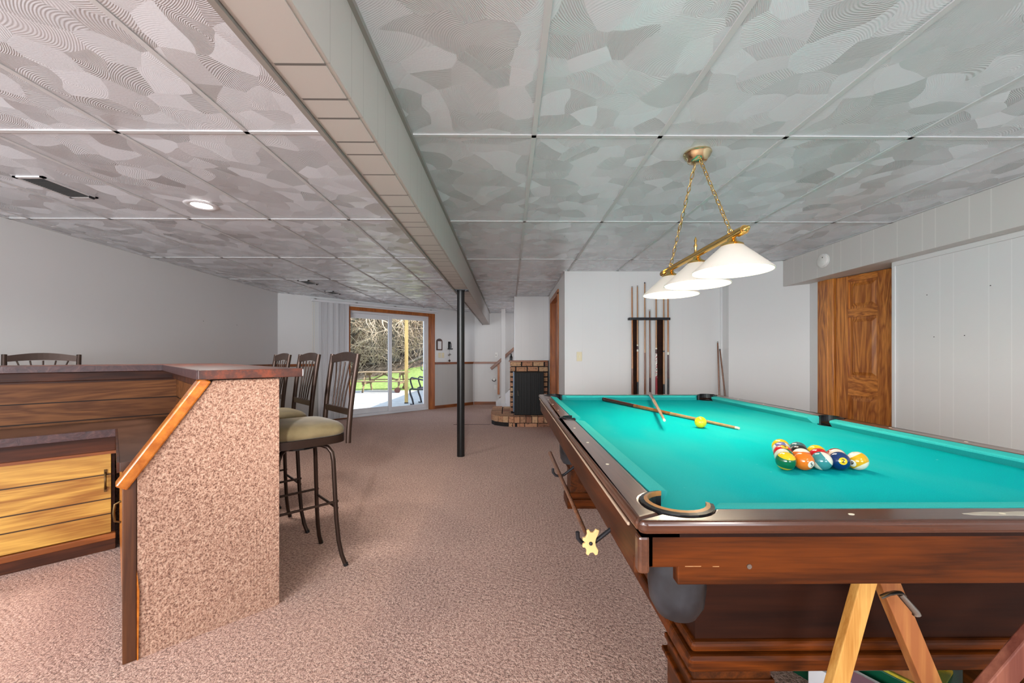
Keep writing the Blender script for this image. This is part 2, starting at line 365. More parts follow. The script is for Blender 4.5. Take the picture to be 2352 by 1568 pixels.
def place(src, loc, rz=None, label=None, group=None):
    r = src.copy(); COL.objects.link(r); r.location = loc
    if rz is not None: r.rotation_euler = (0, 0, rz)
    if label: r['label'] = label
    if group: r['group'] = group
    for ch in list(src.children):
        c = ch.copy(); COL.objects.link(c); c.parent = r
        for g in ch.children:
            d = g.copy(); COL.objects.link(d); d.parent = c
    return r
t = NT('speckled white and red cue print'); n1 = t.n('TexNoise', None, Vector=t.co(), Scale=60, Detail=2)
M['speck'] = t.p(Base_Color=t.ramp(n1.outputs[0], (.42, srgb(150, 30, 44)), (.5, srgb(232, 226, 216)), (.62, srgb(232, 226, 216)), (.68, srgb(60, 60, 60))), Roughness=.3)
# ------------------------------------------------------------------ the room
H = 2.218
mb = MB(); mb.prism([(-3.95, -2.6), (3.7, -2.6), (3.7, 9.8), (-.80, 9.8), (-3.95, 6.62)], -.1, 0); struct('floor', mb, 'carpet')
mb = MB(); mb.prism([(-3.95, -2.6), (3.7, -2.6), (3.7, 9.8), (-.80, 9.8), (-3.95, 6.62)], H, H+.25); struct('ceiling', mb, 'ceiling')
# ceiling grid bars
mb = MB(); w = .011
def gb(x0, x1, y0, y1): mb.box(x0, x1, y0, y1, H-.005, H+.01)
for x in (.118, .726, 1.335, 1.945, 2.56): gb(x-w, x+w, -2.5, (4.95 if x > .65 else 9.7) if x != .118 else 9.7)
for x in (-1.24, -1.85, -2.46, -3.07, -3.68): gb(x-w, x+w, -2.5, min(9.7, 10.54+x))
for k in range(-3, 7):
    y = 1.925+1.22*k
    yl = 1.905+1.205*k
    xl = -3.85 if yl < 6.6 else yl-10.54
    if yl < 9.6: gb(xl, -.62, yl-w, yl+w)
    xr = 3.03 if y < 4.4 else (.69 if y > 4.95 else 2.5)
    if y < 9.6: gb(-.47, xr, y-w, y+w)
# thin wall angles round the ceiling edge
for (x0, x1, y0, y1) in ((-3.85, -3.83, -2.5, 6.69), (3.01, 3.03, -2.5, 4.4), (.69, 2.64, 4.93, 4.95), (.67, .69, 4.95, 7.04), (.084, .69, 7.02, 7.04), (-.86, 1.2, 9.68, 9.7)):
    gb(x0, x1, y0, y1)
struct('trim_1', mb, 'gridmetal')

mb = MB(); mb.box(-3.95, -3.85, -2.6, 6.72, 0, H); struct('wall_left', mb, 'wall')
mb = MB(); mb.box(-.95, 3.7, 9.7, 9.8, 0, H); struct('wall_back', mb, 'wall_x')
# angled patio door wall, local x along the wall, local y outwards
K = (-3.85, 6.69, 0); AD = dict(loc=K, rz=R(45))
wa = sroot('wall_angled_left', K, R(45))
mb = MB(); mb.box(-.08, 1.2, 0, .1, 0, H).box(3.0, 4.28, 0, .1, 0, H).box(1.2, 3.0, 0, .1, 2.06, H).box(-.08, 1.2, .1, .2, -.4, H).box(3.0, 4.28, .1, .2, -.4, H).box(1.2, 3.0, .1, .2, 2.06, H).box(1.2, 3.0, .02, .2, -.4, 0)
link('wall_panel', mb, 'wall', wa)
# chair rail, wainscot and baseboards
mb = MB(); mb.box(3.1, 4.2, -.022, 0, .985, 1.025); mb.box(3.1, 4.2, -.034, 0, 1.02, 1.034); mb.box(0, 1.16, -.022, 0, .985, 1.03); link('chair_rail', mb, 'trimh', wa)
mb = MB(); mb.box(3.1, 4.2, -.004, 0, .07, .99); mb.box(0, 1.15, -.004, 0, .07, .99); link('wainscot', mb, 'wains', wa)
bb = sroot('baseboard_angled_left', K, R(45))
mb = MB(); mb.box(3.1, 4.215, -.014, 0, 0, .07); mb.box(0, 1.16, -.014, 0, 0, .07); link('board', mb, 'trimh', bb, bevel=.004)
mb = MB(); mb.box(-3.85, -3.828, 3.2, 6.69, .99, 1.035); struct('trim_2', mb, 'trimh', bevel=.004)
mb = MB(); mb.box(-3.85, -3.836, 3.2, 6.69, 0, .07); struct('baseboard_left', mb, 'trimh')
mb = MB(); mb.box(-.87, -.27, 9.678, 9.7, .985, 1.025); mb.box(-.87, -.27, 9.668, 9.7, 1.02, 1.034); struct('trim_3', mb, 'trimh')
mb = MB(); mb.box(-.87, -.28, 9.686, 9.7, 0, .07); struct('baseboard_back', mb, 'trimh')
# boxed ceiling beam
mb = MB(); mb.box(-.635, -.475, -2.5, 9.7, 1.932, H+.02); o = struct('trim_4', mb, 'beamside', bevel=.003)
mb = MB(); mb.box(-.622, -.488, -2.5, 9.7, 1.929, 1.934); struct('trim_12', mb, 'beam')
mb = MB(); mb.box(-.475, -.46, -2.5, 9.7, H-.02, H+.01).box(-.655, -.635, -2.5, 9.7, H-.02, H+.01)
mb.box(-.652, -.635, -2.5, 9.7, 1.922, 1.945); struct('trim_5', mb, plain('beam edge bead paint', srgb(150, 146, 140), .5))
# chimney chase above the brick
mb = MB(); mb.box(.084, .689, 7.04, 7.79, 1.092, H); struct('wall_chimney', mb, painted('chase panelling', GREY, 0, per=.5, offs=(.1, .21, .36), line=.93))
mb = MB(); mb.box(.084, .10, 7.03, 7.04, 1.09, H).box(.675, .69, 7.03, 7.04, 1.09, H); struct('trim_6', mb, 'white')
# block on the right of the passage: side wall with doorway, front wall with cue rack
mb = MB(); mb.box(.69, .79, 4.95, 5.64, 0, H).box(.69, .79, 6.60, 7.9, 0, H).box(.69, .79, 5.64, 6.60, 2.07, H).box(.79, 2.9, 4.95, 5.05, 0, H).box(.79, 3.7, 7.8, 7.9, 0, H)
mb.box(.79, 2.2, 5.05, 5.4, 0, 0.001)
struct('wall_center', mb, painted('centre wall panelling', GREY, 0, per=.9, offs=(.1, .27, .44, .56, .79), line=.975))
mb = MB(); mb.box(.684, .70, 4.944, 4.96, 0, H).box(2.615, 2.64, 4.938, 4.95, 0, H); struct('trim_7', mb, 'wall')
# doorway in the side wall
d3 = sroot('door_3', (.69, 6.12, 0), 0, (.69, 6.12, 0))
mb = MB(); mb.box(.672, .69, 5.58, 5.65, 0, 2.06).box(.672, .69, 6.59, 6.66, 0, 2.06).box(.672, .69, 5.58, 6.66, 2.03, 2.10); link('casing', mb, 'trim', d3, bevel=.004)
mb = MB(); mb.box(.69, .79, 5.64, 5.66, 0, 2.05).box(.69, .79, 6.58, 6.60, 0, 2.05).box(.69, .79, 5.64, 6.60, 2.03, 2.06); link('jamb', mb, 'trim', d3)
mb = MB(); mb.box(.755, .79, 5.66, 6.58, .01, 2.03)
for z0, z1 in ((.25, .85), (1.0, 1.55), (1.68, 1.92)):
    for y0, y1 in ((5.77, 6.07), (6.17, 6.47)): mb.box(.75, .757, y0, y1, z0, z1)
link('door_leaf', mb, 'trim', d3, bevel=.004)
# right side: angled wall, return, soffit, door recess
P1 = (2.64, 4.80); P2 = (3.2, 4.24)
mb = MB(); mb.prism([P1, P2, (3.27, 4.31), (2.71, 4.87)], 0, H); mb.prism([(2.64, 4.80), (2.71, 4.87), (2.72, 4.96), (2.64, 4.96)], 0, H)
struct('wall_angled_right', mb, painted('diagonal wall panelling', GREY, 0, per=.31, offs=(.05, .14, .2), line=.93, rotz=R(-45)))
mb = MB(); mb.prism([(3.2, 4.24), (3.27, 4.31), (3.30, 4.12), (3.195, 4.12)], 0, H); mb.box(3.5, 3.6, 2.9, 4.5, 0, H); mb.box(3.26, 3.6, 3.02, 3.09, 0, H); mb.box(3.26, 3.6, 4.2, 4.5, 0, H); struct('wall_recess', mb, 'wall')
mb = MB(); mb.box(3.16, 3.27, -2.6, 3.27, 0, H)
struct('wall_right', mb, 'wall_y')
mb = MB(); mb.box(3.145, 3.16, -2.5, 3.265, 1.895, 1.93).box(3.15, 3.16, 3.245, 3.275, 0, 1.93); struct('trim_8', mb, 'wall', bevel=.003)
mb = MB(); mb.prism([(3.03, -2.5), (3.6, -2.5), (3.6, 4.3), (3.14, 4.3), (3.03, 4.41)], 1.93, H); struct('trim_9', mb, 'soffit', bevel=.003)
mb = MB(); mb.box(-3.95, 3.7, -2.6, -2.5, 0, .45).box(-3.95, 3.7, -2.6, -2.5, 2.05, H).box(-3.95, -3.7, -2.6, -2.5, .45, 2.05).box(-.7, .75, -2.6, -2.5, .45, 2.05).box(2.45, 3.7, -2.6, -2.5, .45, 2.05); struct('wall_rear', mb, 'wall')
w1 = sroot('window_added_1', (-2.2, -2.55, .45), 0, (-2.2, -2.55, .45))  # added window, unseen, made to carry the left rear fill light
mb = MB()
for x in (-3.7, -2.72, -1.74, -.76): mb.box(x, x+.06, -2.58, -2.52, .45, 2.05)
mb.box(-3.7, -.7, -2.58, -2.52, .45, .51).box(-3.7, -.7, -2.58, -2.52, 1.99, 2.05); link('added_window_frame', mb, 'white', w1)
w2 = sroot('window_added_2', (1.6, -2.55, .45), 0, (1.6, -2.55, .45))  # second added window, unseen, for the weaker fill on the right
mb = MB()
for x in (.75, 1.57, 2.39): mb.box(x, x+.06, -2.58, -2.52, .45, 2.05)
mb.box(.75, 2.45, -2.58, -2.52, .45, .51).box(.75, 2.45, -2.58, -2.52, 1.99, 2.05); link('added_window_frame', mb, 'white', w2)
# six-panel oak door standing ajar in the recess
d2 = sroot('door_2', (3.2, 3.95, 0), 0, (3.2, 3.95, 0))
mb = MB(); mb.prism([(3.190, 4.12), (3.30, 4.12), (3.31, 3.93), (3.20, 3.935)], 0, 1.93); mb.prism([(3.190, 4.115), (3.2, 4.115), (3.205, 3.99), (3.193, 3.99)], 0, 1.93)
link('door_casing', mb, 'oak', d2, bevel=.003)
hx, hy = 3.222, 3.925; da = math.atan2(-.98, .2)
lf = bpy.data.objects.new('door_leaf', None)
ca, sa = math.cos(da), math.sin(da)
def dl(s, n): return (hx+s*ca+n*sa, hy+s*sa-n*ca)   # n>0 towards the room (-x side)
def dbox(mb, s0, s1, n0, n1, z0, z1):
    mb.prism([dl(s0, n0), dl(s1, n0), dl(s1, n1), dl(s0, n1)], z0, z1)
mb = MB(); S = [0, .115, .375, .485, .745, .86]
for s0, s1 in ((0, .115), (.375, .485), (.745, .86)): dbox(mb, s0, s1, -.035, 0, .02, 1.925)
leaf = link('door_leaf', mb, 'oak', d2, bevel=.002)
mb = MB()
ZR = ((.02, .22), (.79, .96), (1.53, 1.61), (1.87, 1.925))
for z0, z1 in ZR:
    for s0, s1 in ((.1155, .3745), (.4855, .7445)): dbox(mb, s0, s1, -.035, -.0005, z0, z1)
link('door_rails', mb, 'oakh', d2)
mb = MB()
for z0, z1 in ((.22, .79), (.96, 1.53), (1.61, 1.87)):
    for s0, s1 in ((.115, .375), (.485, .745)):
        dbox(mb, s0, s1, -.03, -.016, z0, z1)
        b = [(*dl(s, -.016), z) for s, z in ((s0+.02, z0+.02), (s1-.02, z0+.02), (s1-.02, z1-.02), (s0+.02, z1-.02))]
        tp = [(*dl(s, -.003), z) for s, z in ((s0+.05, z0+.05), (s1-.05, z0+.05), (s1-.05, z1-.05), (s0+.05, z1-.05))]
        mb.hexa(b, tp)
link('door_panel', mb, 'oak', d2)
# ------------------------------------------------------------------ sliding patio door (local frame of the angled wall)
d1 = sroot('door_1', K, R(45))
mb = MB(); mb.box(1.15, 1.215, -.018, 0, 0, 2.10).box(2.985, 3.10, -.018, 0, 0, 2.10).box(1.215, 2.985, -.018, 0, 2.035, 2.10); link('casing', mb, 'trim', d1, bevel=.004)
mb = MB(); mb.box(1.2, 1.215, -.001, .14, 0, 2.05).box(2.985, 3.0, -.001, .14, 0, 2.05).box(1.215, 2.985, -.001, .14, 2.035, 2.055); link('jamb', mb, 'trim', d1)
def sash(nm, x0, x1, y0, y1, z0, z1, st, tp, bt):
    mb = MB(); mb.box(x0, x0+st, y0, y1, z0, z1).box(x1-st, x1, y0, y1, z0, z1).box(x0+st, x1-st, y0, y1, z1-tp, z1).box(x0+st, x1-st, y0, y1, z0, z0+bt)
    f = link(nm, mb, 'white', d1, bevel=.004)
    mb = MB(); mb.box(x0+st, x1-st, (y0+y1)/2-.003, (y0+y1)/2+.003, z0+bt, z1-tp); link('glass', mb, 'glass', f)
    return f
mb = MB(); mb.box(1.215, 1.245, .06, .17, .0, 2.035).box(2.955, 2.985, .06, .17, .0, 2.035).box(1.245, 2.955, .06, .17, 1.995, 2.035).box(1.245, 2.955, .05, .18, 0, .045); link('track_frame', mb, 'white', d1, bevel=.003)
sash('fixed_panel', 1.245, 2.10, .125, .165, .045, 1.995, .03, .09, .10)
sp = sash('sliding_panel', 2.04, 2.955, .075, .115, .045, 1.995, .075, .06, .08)
mb = MB(); mb.tube([(2.90, .075, .87), (2.90, .035, .89), (2.90, .03, .94), (2.90, .035, .99), (2.90, .075, 1.01)], .008, 8); link('door_handle', mb, 'white', sp, smooth=60)
mb = MB(); mb.tube([(2.87, .115, .85), (2.86, .155, .87), (2.86, .16, .94), (2.86, .155, 1.01), (2.87, .115, 1.03)], .009, 8); link('outer_handle', mb, 'iron', sp, smooth=60)
# ------------------------------------------------------------------ vertical blind drawn to the left of the patio door
bl = thing('vertical_blind', 'pale grey vertical slat blind gathered at the left of the patio door', 'blind', K, R(45), org=(0, 0, 0))
mb = MB(); mb.box(.513, 3.155, -.075, -.03, 2.125, 2.165); link('head_rail', mb, 'white', bl, bevel=.004)
for x in (.56, 1.3, 2.1, 2.95): mb = MB(); mb.box(x, x+.03, -.08, 0, 2.163, 2.175); link('bracket', mb, 'steel', bl)
rs = random.Random(3)
for i in range(15):
    x = .665+.0335*i; a = R(15+rs.uniform(-5, 5)+(7 if i % 3 else 0)); w = .044
    dx, dy = math.cos(a)*w, math.sin(a)*w; cx, cy = x, -.058
    nx, ny = -dy/w*.004, dx/w*.004
    mb = MB(); q = [(cx-dx, cy-dy), (cx+nx, cy+ny), (cx+dx, cy+dy), (cx+dx+.001, cy+dy-.001), (cx+nx+.001, cy+ny-.001), (cx-dx+.001, cy-dy-.001)]
    mb.prism(q, .03, 2.125); link('slat', mb, 'white', bl)
mb = MB(); mb.tube([(.53, -.05, 2.12), (.53, -.05, .62), (.545, -.05, .60), (.56, -.05, .62), (.56, -.05, 2.12)], .002, 5); link('cord', mb, 'cream', bl)
# ------------------------------------------------------------------ small things on the angled wall
def awall(x, z): return (K[0]+x*S2, K[1]+x*S2, z)
def wallthing(name, label, cat, x, z, group=None): return thing(name, label, cat, awall(x, z), R(45), group, (x, 0, z))
t1 = wallthing('wall_mirror', 'small arched brown framed mirror hung between patio door and pole', 'mirror', 3.22, 1.3)
mb = MB(); arch = [(3.145, 1.30), (3.30, 1.30), (3.30, 1.50)] + [(3.222+.078*math.cos(a*PI/8), 1.50+.06*math.sin(a*PI/8)) for a in range(0, 9)]
mb.prism(arch, -.02, -.001, 'y'); link('frame', mb, 'bardarkz', t1, bevel=.003)
mb = MB(); mb.box(3.175, 3.27, -.024, -.018, 1.325, 1.50); link('mirror_face', mb, 'mirror', t1)
for i, (x, lab) in enumerate(((3.235, 'ivory switch plate under the arched mirror, nearer the patio door'), (3.325, 'ivory switch plate under the arched mirror, nearer the black pole'))):
    s = wallthing('switch_plate', lab, 'light switch', x, 1.13, 'ivory switch plates under the mirror')
    mb = MB(); mb.box(x-.033, x+.033, -.006, 0, 1.13, 1.245); link('plate', mb, 'ivory', s, bevel=.003)
    mb = MB(); mb.box(x-.005, x+.005, -.016, -.005, 1.175, 1.20); link('toggle', mb, 'cream', s)
s = wallthing('wall_sconce', 'small black wall candle holder right of the arched mirror', 'candle holder', 3.50, 1.32)
mb = MB(); mb.box(3.47, 3.53, -.012, 0, 1.345, 1.5).box(3.455, 3.55, -.07, 0, 1.32, 1.345).tube([(3.5, -.035, 1.345), (3.5, -.035, 1.40)], .02, 10)
mb.lathe([(.0, 0), (.03, .0), (.026, .09), (.012, .13), (0, .14)], (3.5, -.035, 1.36), 10); link('holder', mb, 'iron', s)
s = wallthing('wind_chime', 'little hanging ornament of leaves below the black candle holder', 'ornament', 3.49, 1.04)
mb = MB(); mb.tube([(3.49, -.02, 1.32), (3.49, -.02, 1.08)], .002, 5)
for a in range(6):
    q = a*PI/3; mb.hexa([(3.49, -.02, 1.20), (3.49+.05*math.cos(q), -.025, 1.2+.022*math.sin(q)), (3.49+.045*math.cos(q+.4), -.025, 1.2+.03*math.sin(q+.4))], [(3.49, -.026, 1.2), (3.49+.05*math.cos(q), -.03, 1.2+.022*math.sin(q)), (3.49+.045*math.cos(q+.4), -.03, 1.2+.03*math.sin(q+.4))])
mb.lathe([(0, 0), (.02, .01), (.022, .04), (0, .06)], (3.49, -.025, 1.036), 10); link('ornament_body', mb, 'bardark', s)
# ------------------------------------------------------------------ back wall and stair
def bwall(name, label, cat, x, z, parts):
    s = wthing(name, label, cat, (x, 9.7, z))
    for nm, fn, m in parts:
        mb = MB(); fn(mb); link(nm, mb, m, s, bevel=.002)
    return s
bwall('light_switch', 'white light switch on the far wall left of the stair post', 'light switch', -.32, 1.14, (('plate', lambda m: m.box(-.352, -.288, 9.692, 9.7, 1.14, 1.255), 'whiteplastic'), ('toggle', lambda m: m.box(-.326, -.314, 9.68, 9.692, 1.18, 1.21), 'cuedark')))
bwall('wall_hook', 'round white hook with dark rim low on the far wall by the stair', 'hook', -.37, .57, (('disc', lambda m: m.lathe([(0, -.02), (.03, -.02), (.038, -.005), (.038, 0), (0, 0)], (-.37, 9.7, .61), 14, 'y'), 'whiteplastic'), ('rim', lambda m: m.tube([(-.37+.045*math.cos(a*PI/10), 9.675, .605+.045*math.sin(a*PI/10)) for a in range(10, 21)], .008, 6), 'iron')))
bwall('wall_outlet', 'white power outlet low on the far wall beside the stair', 'outlet', -.33, .36, (('plate', lambda m: m.box(-.37, -.30, 9.692, 9.7, .36, .475), 'whiteplastic'), ('plug', lambda m: m.box(-.35, -.315, 9.66, 9.692, .40, .44), 'white')))
st = wthing('staircase', 'carpeted stair rising to the right behind the fireplace with grey stringer', 'stairs', (-.2, 9.2, 0))
for i in range(9):
    mb = MB(); x = -.24+.235*i; mb.box(x, x+.27, 8.99, 9.66, 0 if i == 0 else .19*i-.02, .19*(i+1)); link('step', mb, 'carpet', st, bevel=.01)
mb = MB(); mb.prism([(-.30, 0), (-.30, .16), (1.9, 2.0), (2.1, 2.0), (2.1, 1.65), (.12, 0)], 8.94, 8.985, 'y'); link('stringer', mb, 'white', st)
mb = MB(); mb.box(-.285, -.235, 9.62, 9.68, .25, 1.0); link('end_trim', mb, 'trim', st)
hr = wthing('stair_handrail', 'sloping orange wooden handrail on the wall above the stair', 'handrail', (-.1, 9.55, 1.1))
mb = MB(); mb.bar((-.44, 9.55, .87), (.42, 9.55, 1.62), .04, .065); link('rail', mb, 'trimh', hr, bevel=.006)
for x, z in ((-.3, .97), (.2, 1.40)): mb = MB(); mb.tube([(x, 9.55, z), (x, 9.6, z-.04), (x, 9.7, z-.04)], .008, 6); link('bracket', mb, 'palebrass', hr)
po = wthing('stair_post', 'slim grey square post from floor to ceiling beside the stair', 'post', (-.136, 8.9, 0))
mb = MB(); mb.box(-.18, -.092, 8.86, 8.935, 0, H); link('post_shaft', mb, 'wall', po, bevel=.004)
mb = MB(); mb.box(-.20, -.07, 8.84, 8.94, 0, .11); link('base_block', mb, 'white', po, bevel=.004)
# ------------------------------------------------------------------ fireplace: brick surround, mantel, hearth, black insert
fp = wthing('fireplace', 'tan brick fireplace surround with raised curved brick hearth', 'fireplace', (.35, 7.0, 0))
rb = random.Random(5)
mb = MB(); mb.box(.03, .68, 7.015, 7.03, .16, 1.064).box(.03, .045, 7.02, 7.75, .16, 1.07).box(.03, .68, 7.02, 7.78, .3, 1.064); link('mortar_backing', mb, 'mortar', fp)
mb = MB()
def brick(x0, x1, y0, y1, z0, z1, j=.003):
    q = [rb.uniform(-j, j) for _ in range(3)]; mb.box(x0+q[0], x1+q[0], y0+q[1], y1, z0+q[2], z1+q[2])
ch = .0875
for k in range(2):      # two courses over the insert
    z = 1.065-ch*(k+1)+.012; x = .022-(.1 if k else 0)
    while x < .69:
        a, b = max(x, .022), min(x+.19, .685)
        if b-a > .03: brick(a, b-.01, 7.0, 7.02, z, z+.075)
        x += .2
for k in range(2, 11):
    z = 1.065-ch*(k+1)+.012
    if z < .16: break
    brick(.585 if k % 2 else .60, .664, 6.995, 7.02, z, z+.066)
    brick(.022, .065 if k % 2 else .075, 7.0, 7.02, z, z+.062)
for k in range(11):
    z = 1.065-ch*(k+1)+.012
    if z < .15: break
    y = 7.03-(.1 if k % 2 else 0)
    while y < 7.75:
        a, b = max(y, 7.03), min(y+.19, 7.78)
        if b-a > .03: mb.box(.012, .035, a, b-.012, z, z+.062)
        y += .2
link('brickwork', mb, 'brick', fp, bevel=.004)
mb = MB(); mb.box(-.01, .668, 6.95, 7.3, 1.066, 1.09); link('mantel', mb, 'trimh', fp, bevel=.005)
# hearth plan outline
def hedge(o):
    pts = []
    for x, y in ((.667, 6.58-o), (.10, 6.58-o), (-.10, 6.64-o*.8), (-.25, 6.76-o*.5), (-.32-o*.6, 6.93), (-.33-o, 7.2), (-.33-o, 8.05)): pts.append((x, y))
    return pts
E0 = hedge(0)
mb = MB(); mb.prism(hedge(-.02)+[(-.02, 8.05), (.02, 7.02), (.667, 7.02)], 0, .148); link('hearth_core', mb, 'mortar', fp)
mb = MB()
L = [(Vector((*a, 0)), Vector((*b, 0))) for a, b in zip(E0, E0[1:])]
def along(d):
    for a, b in L:
        l = (b-a).length
        if d <= l: return a+(b-a)*(d/l), (b-a).normalized()
        d -= l
    return L[-1][1], (L[-1][1]-L[-1][0]).normalized()
tot = sum((b-a).length for a, b in L); n = int(tot/.098)
for i in range(n):
    p, d = along(i*tot/n+.005); q, e = along((i+1)*tot/n-.005)
    inn = Vector((d.y, -d.x, 0))*.19; ine = Vector((e.y, -e.x, 0))*.19
    for z0, z1, o in ((.068, .165, 0), ):
        pts = [p, q, q+ine, p+inn]; mb.hexa([(v.x, v.y, z0) for v in pts], [(v.x, v.y, z1+rb.uniform(-.003, .003)) for v in pts])
n = int(tot/.2)
for i in range(n):
    p, d = along(i*tot/n+.006); q, e = along((i+1)*tot/n-.006)
    inn = Vector((d.y, -d.x, 0)); ine = Vector((e.y, -e.x, 0))
    pts = [p+inn*.012, q+ine*.012, q+ine*.09, p+inn*.09]; mb.hexa([(v.x, v.y, 0.0) for v in pts], [(v.x, v.y, .058) for v in pts])
y = 6.80
while y < 7.98:
    x = -.12
    while x < .55 and (x < -.03 or y < 6.98):
        brick(x, x+.19, y, y+.09, .1, .162, .002); x += .2
    y += .1
link('hearth_brick', mb, 'brick', fp, bevel=.004)
sv = wthing('fireplace_insert', 'tall black steel wood stove with double doors on the brick hearth', 'stove', (.34, 6.9, .165))
mb = MB(); mb.box(.085, .585, 6.78, 6.99, .166, .895); link('stove_body', mb, 'stove', sv, bevel=.006)
mb = MB(); mb.box(.070, .084, 6.80, 6.99, .22, .90).box(.062, .070, 6.80, 6.86, .22, .90); link('side_shield', mb, 'stoveblue', sv)
for x0, x1, hs in ((.090, .358, .36), (.362, .58, .38)):
    mb = MB(); mb.box(x0, x1, 6.765, 6.779, .18, .885)
    for k in range(5): mb.box(x0+.02+(x1-x0-.04)*k/5, x0+.02+(x1-x0-.04)*k/5+.006, 6.762, 6.766, .2, .865)
    d = link('stove_door', mb, 'stove', sv, bevel=.003)
mb = MB(); mb.tube([(.145, 6.765, .58), (.145, 6.735, .58), (.15, 6.735, .50)], .006, 8); link('door_handle', mb, 'steel', d)
fl = wthing('mantel_bottle', 'small dark bottle standing on the left end of the mantel', 'bottle', (.03, 7.05, 1.09))
mb = MB(); mb.lathe([(0, 0), (.025, 0), (.027, .06), (.012, .09), (.012, .12), (0, .12)], (.03, 7.05, 1.09), 14); link('bottle_body', mb, 'black', fl, smooth=50)
# carpet seam leading to the hearth
mb = MB(); mb.box(-.95, -.33, 6.83, 6.845, 0, .004); struct('trim_10', mb, 'cuedark')
# ------------------------------------------------------------------ fittings on the ceiling and walls
def vent(x, y, w, l, lab):
    v = wthing('ceiling_vent', lab, 'vent', (x, y, H), 'ceiling vents on the left')
    mb = MB(); z0 = H-.008
    mb.box(x-w/2, x-w/2+.02, y-l/2, y+l/2, z0, H).box(x+w/2-.02, x+w/2, y-l/2, y+l/2, z0, H).box(x-w/2, x+w/2, y-l/2, y-l/2+.02, z0, H).box(x-w/2, x+w/2, y+l/2-.02, y+l/2, z0, H); link('frame', mb, 'gridmetal', v)
    mb = MB(); mb.box(x-w/2+.02, x+w/2-.02, y-l/2+.02, y+l/2-.02, H-.002, H-.0005); link('backing', mb, 'dark', v)
    mb = MB(); n = 22
    for i in range(n):
        yy = y-l/2+.028+(l-.056)*i/(n-1); mb.hexa([(x-w/2+.02, yy-.003, z0), (x+w/2-.02, yy-.003, z0), (x+w/2-.02, yy-.001, z0), (x-w/2+.02, yy-.001, z0)], [(x-w/2+.02, yy+.002, H-.002), (x+w/2-.02, yy+.002, H-.002), (x+w/2-.02, yy+.004, H-.002), (x-w/2+.02, yy+.004, H-.002)])
    link('louvre', mb, plain('vent louvre grey', srgb(110, 110, 110), .5), v)
    mb = MB(); mb.box(x+w/2-.012, x+w/2-.004, y+l/2-.05, y+l/2-.02, H-.022, H-.006); link('lever', mb, 'iron', v)
vent(-2.835, 2.54, .18, .32, 'large slotted ceiling vent nearest the bar, left of the recessed light')
vent(-2.87, 5.74, .16, .28, 'small dark ceiling vent over the left wall corner, nearer of the far two')
vent(-2.92, 6.65, .15, .28, 'small dark ceiling vent farthest away, just before the patio door wall')
def can(x, y, lab, e):
    c = wthing('recessed_light', lab, 'ceiling light', (x, y, H))
    mb = MB(); mb.lathe([(.062, -.003), (.075, -.008), (.098, -.006), (.104, -.001), (.062, -.001)], (x, y, H), 32, close=True); link('trim_ring', mb, 'white', c, smooth=40)
    mb = MB(); mb.lathe([(0, -.004), (.058, -.004), (.062, -.001), (0, -.001)], (x, y, H), 24); link('lens', mb, 'can', c)
    light('recessed_lamp', 'SPOT', (x, y, H-.03), e, (1, .96, .9), spot_size=R(150), spot_blend=.9, shadow_soft_size=.16)
    return c
can(-2.16, 2.83, 'round recessed ceiling light glowing between the bar and the beam', 84)
can(-2.16, -.6, 'added round recessed fill light behind the viewer on the bar side', 22)  # added fill lamp, out of view
can(1.3, -.6, 'added round recessed fill light behind the viewer on the pool table side', 42)  # another unseen fill lamp, added on the table side
tk = wthing('fill_spotlight', 'added white spotlight behind the viewer aimed at the far end of the room', 'fill_spotlight', (-.1, -2.1, H))  # added fixture, unseen, put there to lift the dark far end
mb = MB(); mb.tube([(-.1, -2.1, H), (-.1, -2.1, H-.03)], .05, 20).tube([(-.1, -2.1, H-.02), (-.1, -2.1, H-.16)], .01, 10); link('mount', mb, 'white', tk, smooth=50)
mb = MB(); mb.lathe([(.035, -.10), (.05, -.02), (.058, .05), (.054, .05), (.045, -.02), (.03, -.095)], (-.1, -2.1, H-.2), 24, 'y'); link('lamp_head', mb, 'white', tk, smooth=50)
sd = Vector((-1.6, 7.6, .5))-Vector((-.1, -2.02, H-.2))
so = light('far_fill_spot', 'SPOT', (-.1, -2.02, H-.2), 430, (1, .98, .96), spot_size=R(33), spot_blend=.9, shadow_soft_size=.12)
so.rotation_euler = sd.to_track_quat('-Z', 'Y').to_euler()
sl = wthing('stairwell_fill', 'added round fill light over the stair, hidden behind the chimney chase', 'ceiling light', (.75, 8.6, H))  # invented lamp, added to brighten the back wall and post
mb = MB(); mb.lathe([(0, 0), (.13, 0), (.14, -.02), (.12, -.05), (.06, -.075), (0, -.08)], (.75, 8.6, H), 28); link('glass_bowl', mb, 'can', sl, smooth=50)
light('stairwell_fill_lamp', 'POINT', (.75, 8.6, H-.14), 1.5, (1, .97, .93), shadow_soft_size=.1)
sm = wthing('smoke_detector', 'round white smoke detector on the soffit above the oak door', 'smoke detector', (3.03, 3.83, 2.08))
mb = MB(); mb.lathe([(0, -.032), (.05, -.031), (.06, -.024), (.062, -.012), (.068, -.010), (.068, -.001), (0, -.001)], (3.03, 3.83, 2.08), 32, 'x'); link('detector_body', mb, 'whiteplastic', sm, smooth=40)
mb = MB(); mb.lathe([(0, -.034), (.006, -.034), (.006, -.030), (0, -.030)], (3.03, 3.81, 2.105), 10, 'x'); link('test_button', mb, 'steel', sm)
ls = wthing('light_switch', 'ivory light switch on the grey wall left of the cue rack', 'light switch', (.865, 4.95, 1.10))
mb = MB(); mb.box(.832, .898, 4.943, 4.95, 1.10, 1.215); link('plate', mb, 'ivory', ls, bevel=.003)
mb = MB(); mb.box(.859, .871, 4.930, 4.944, 1.145, 1.17); link('toggle', mb, 'cream', ls)
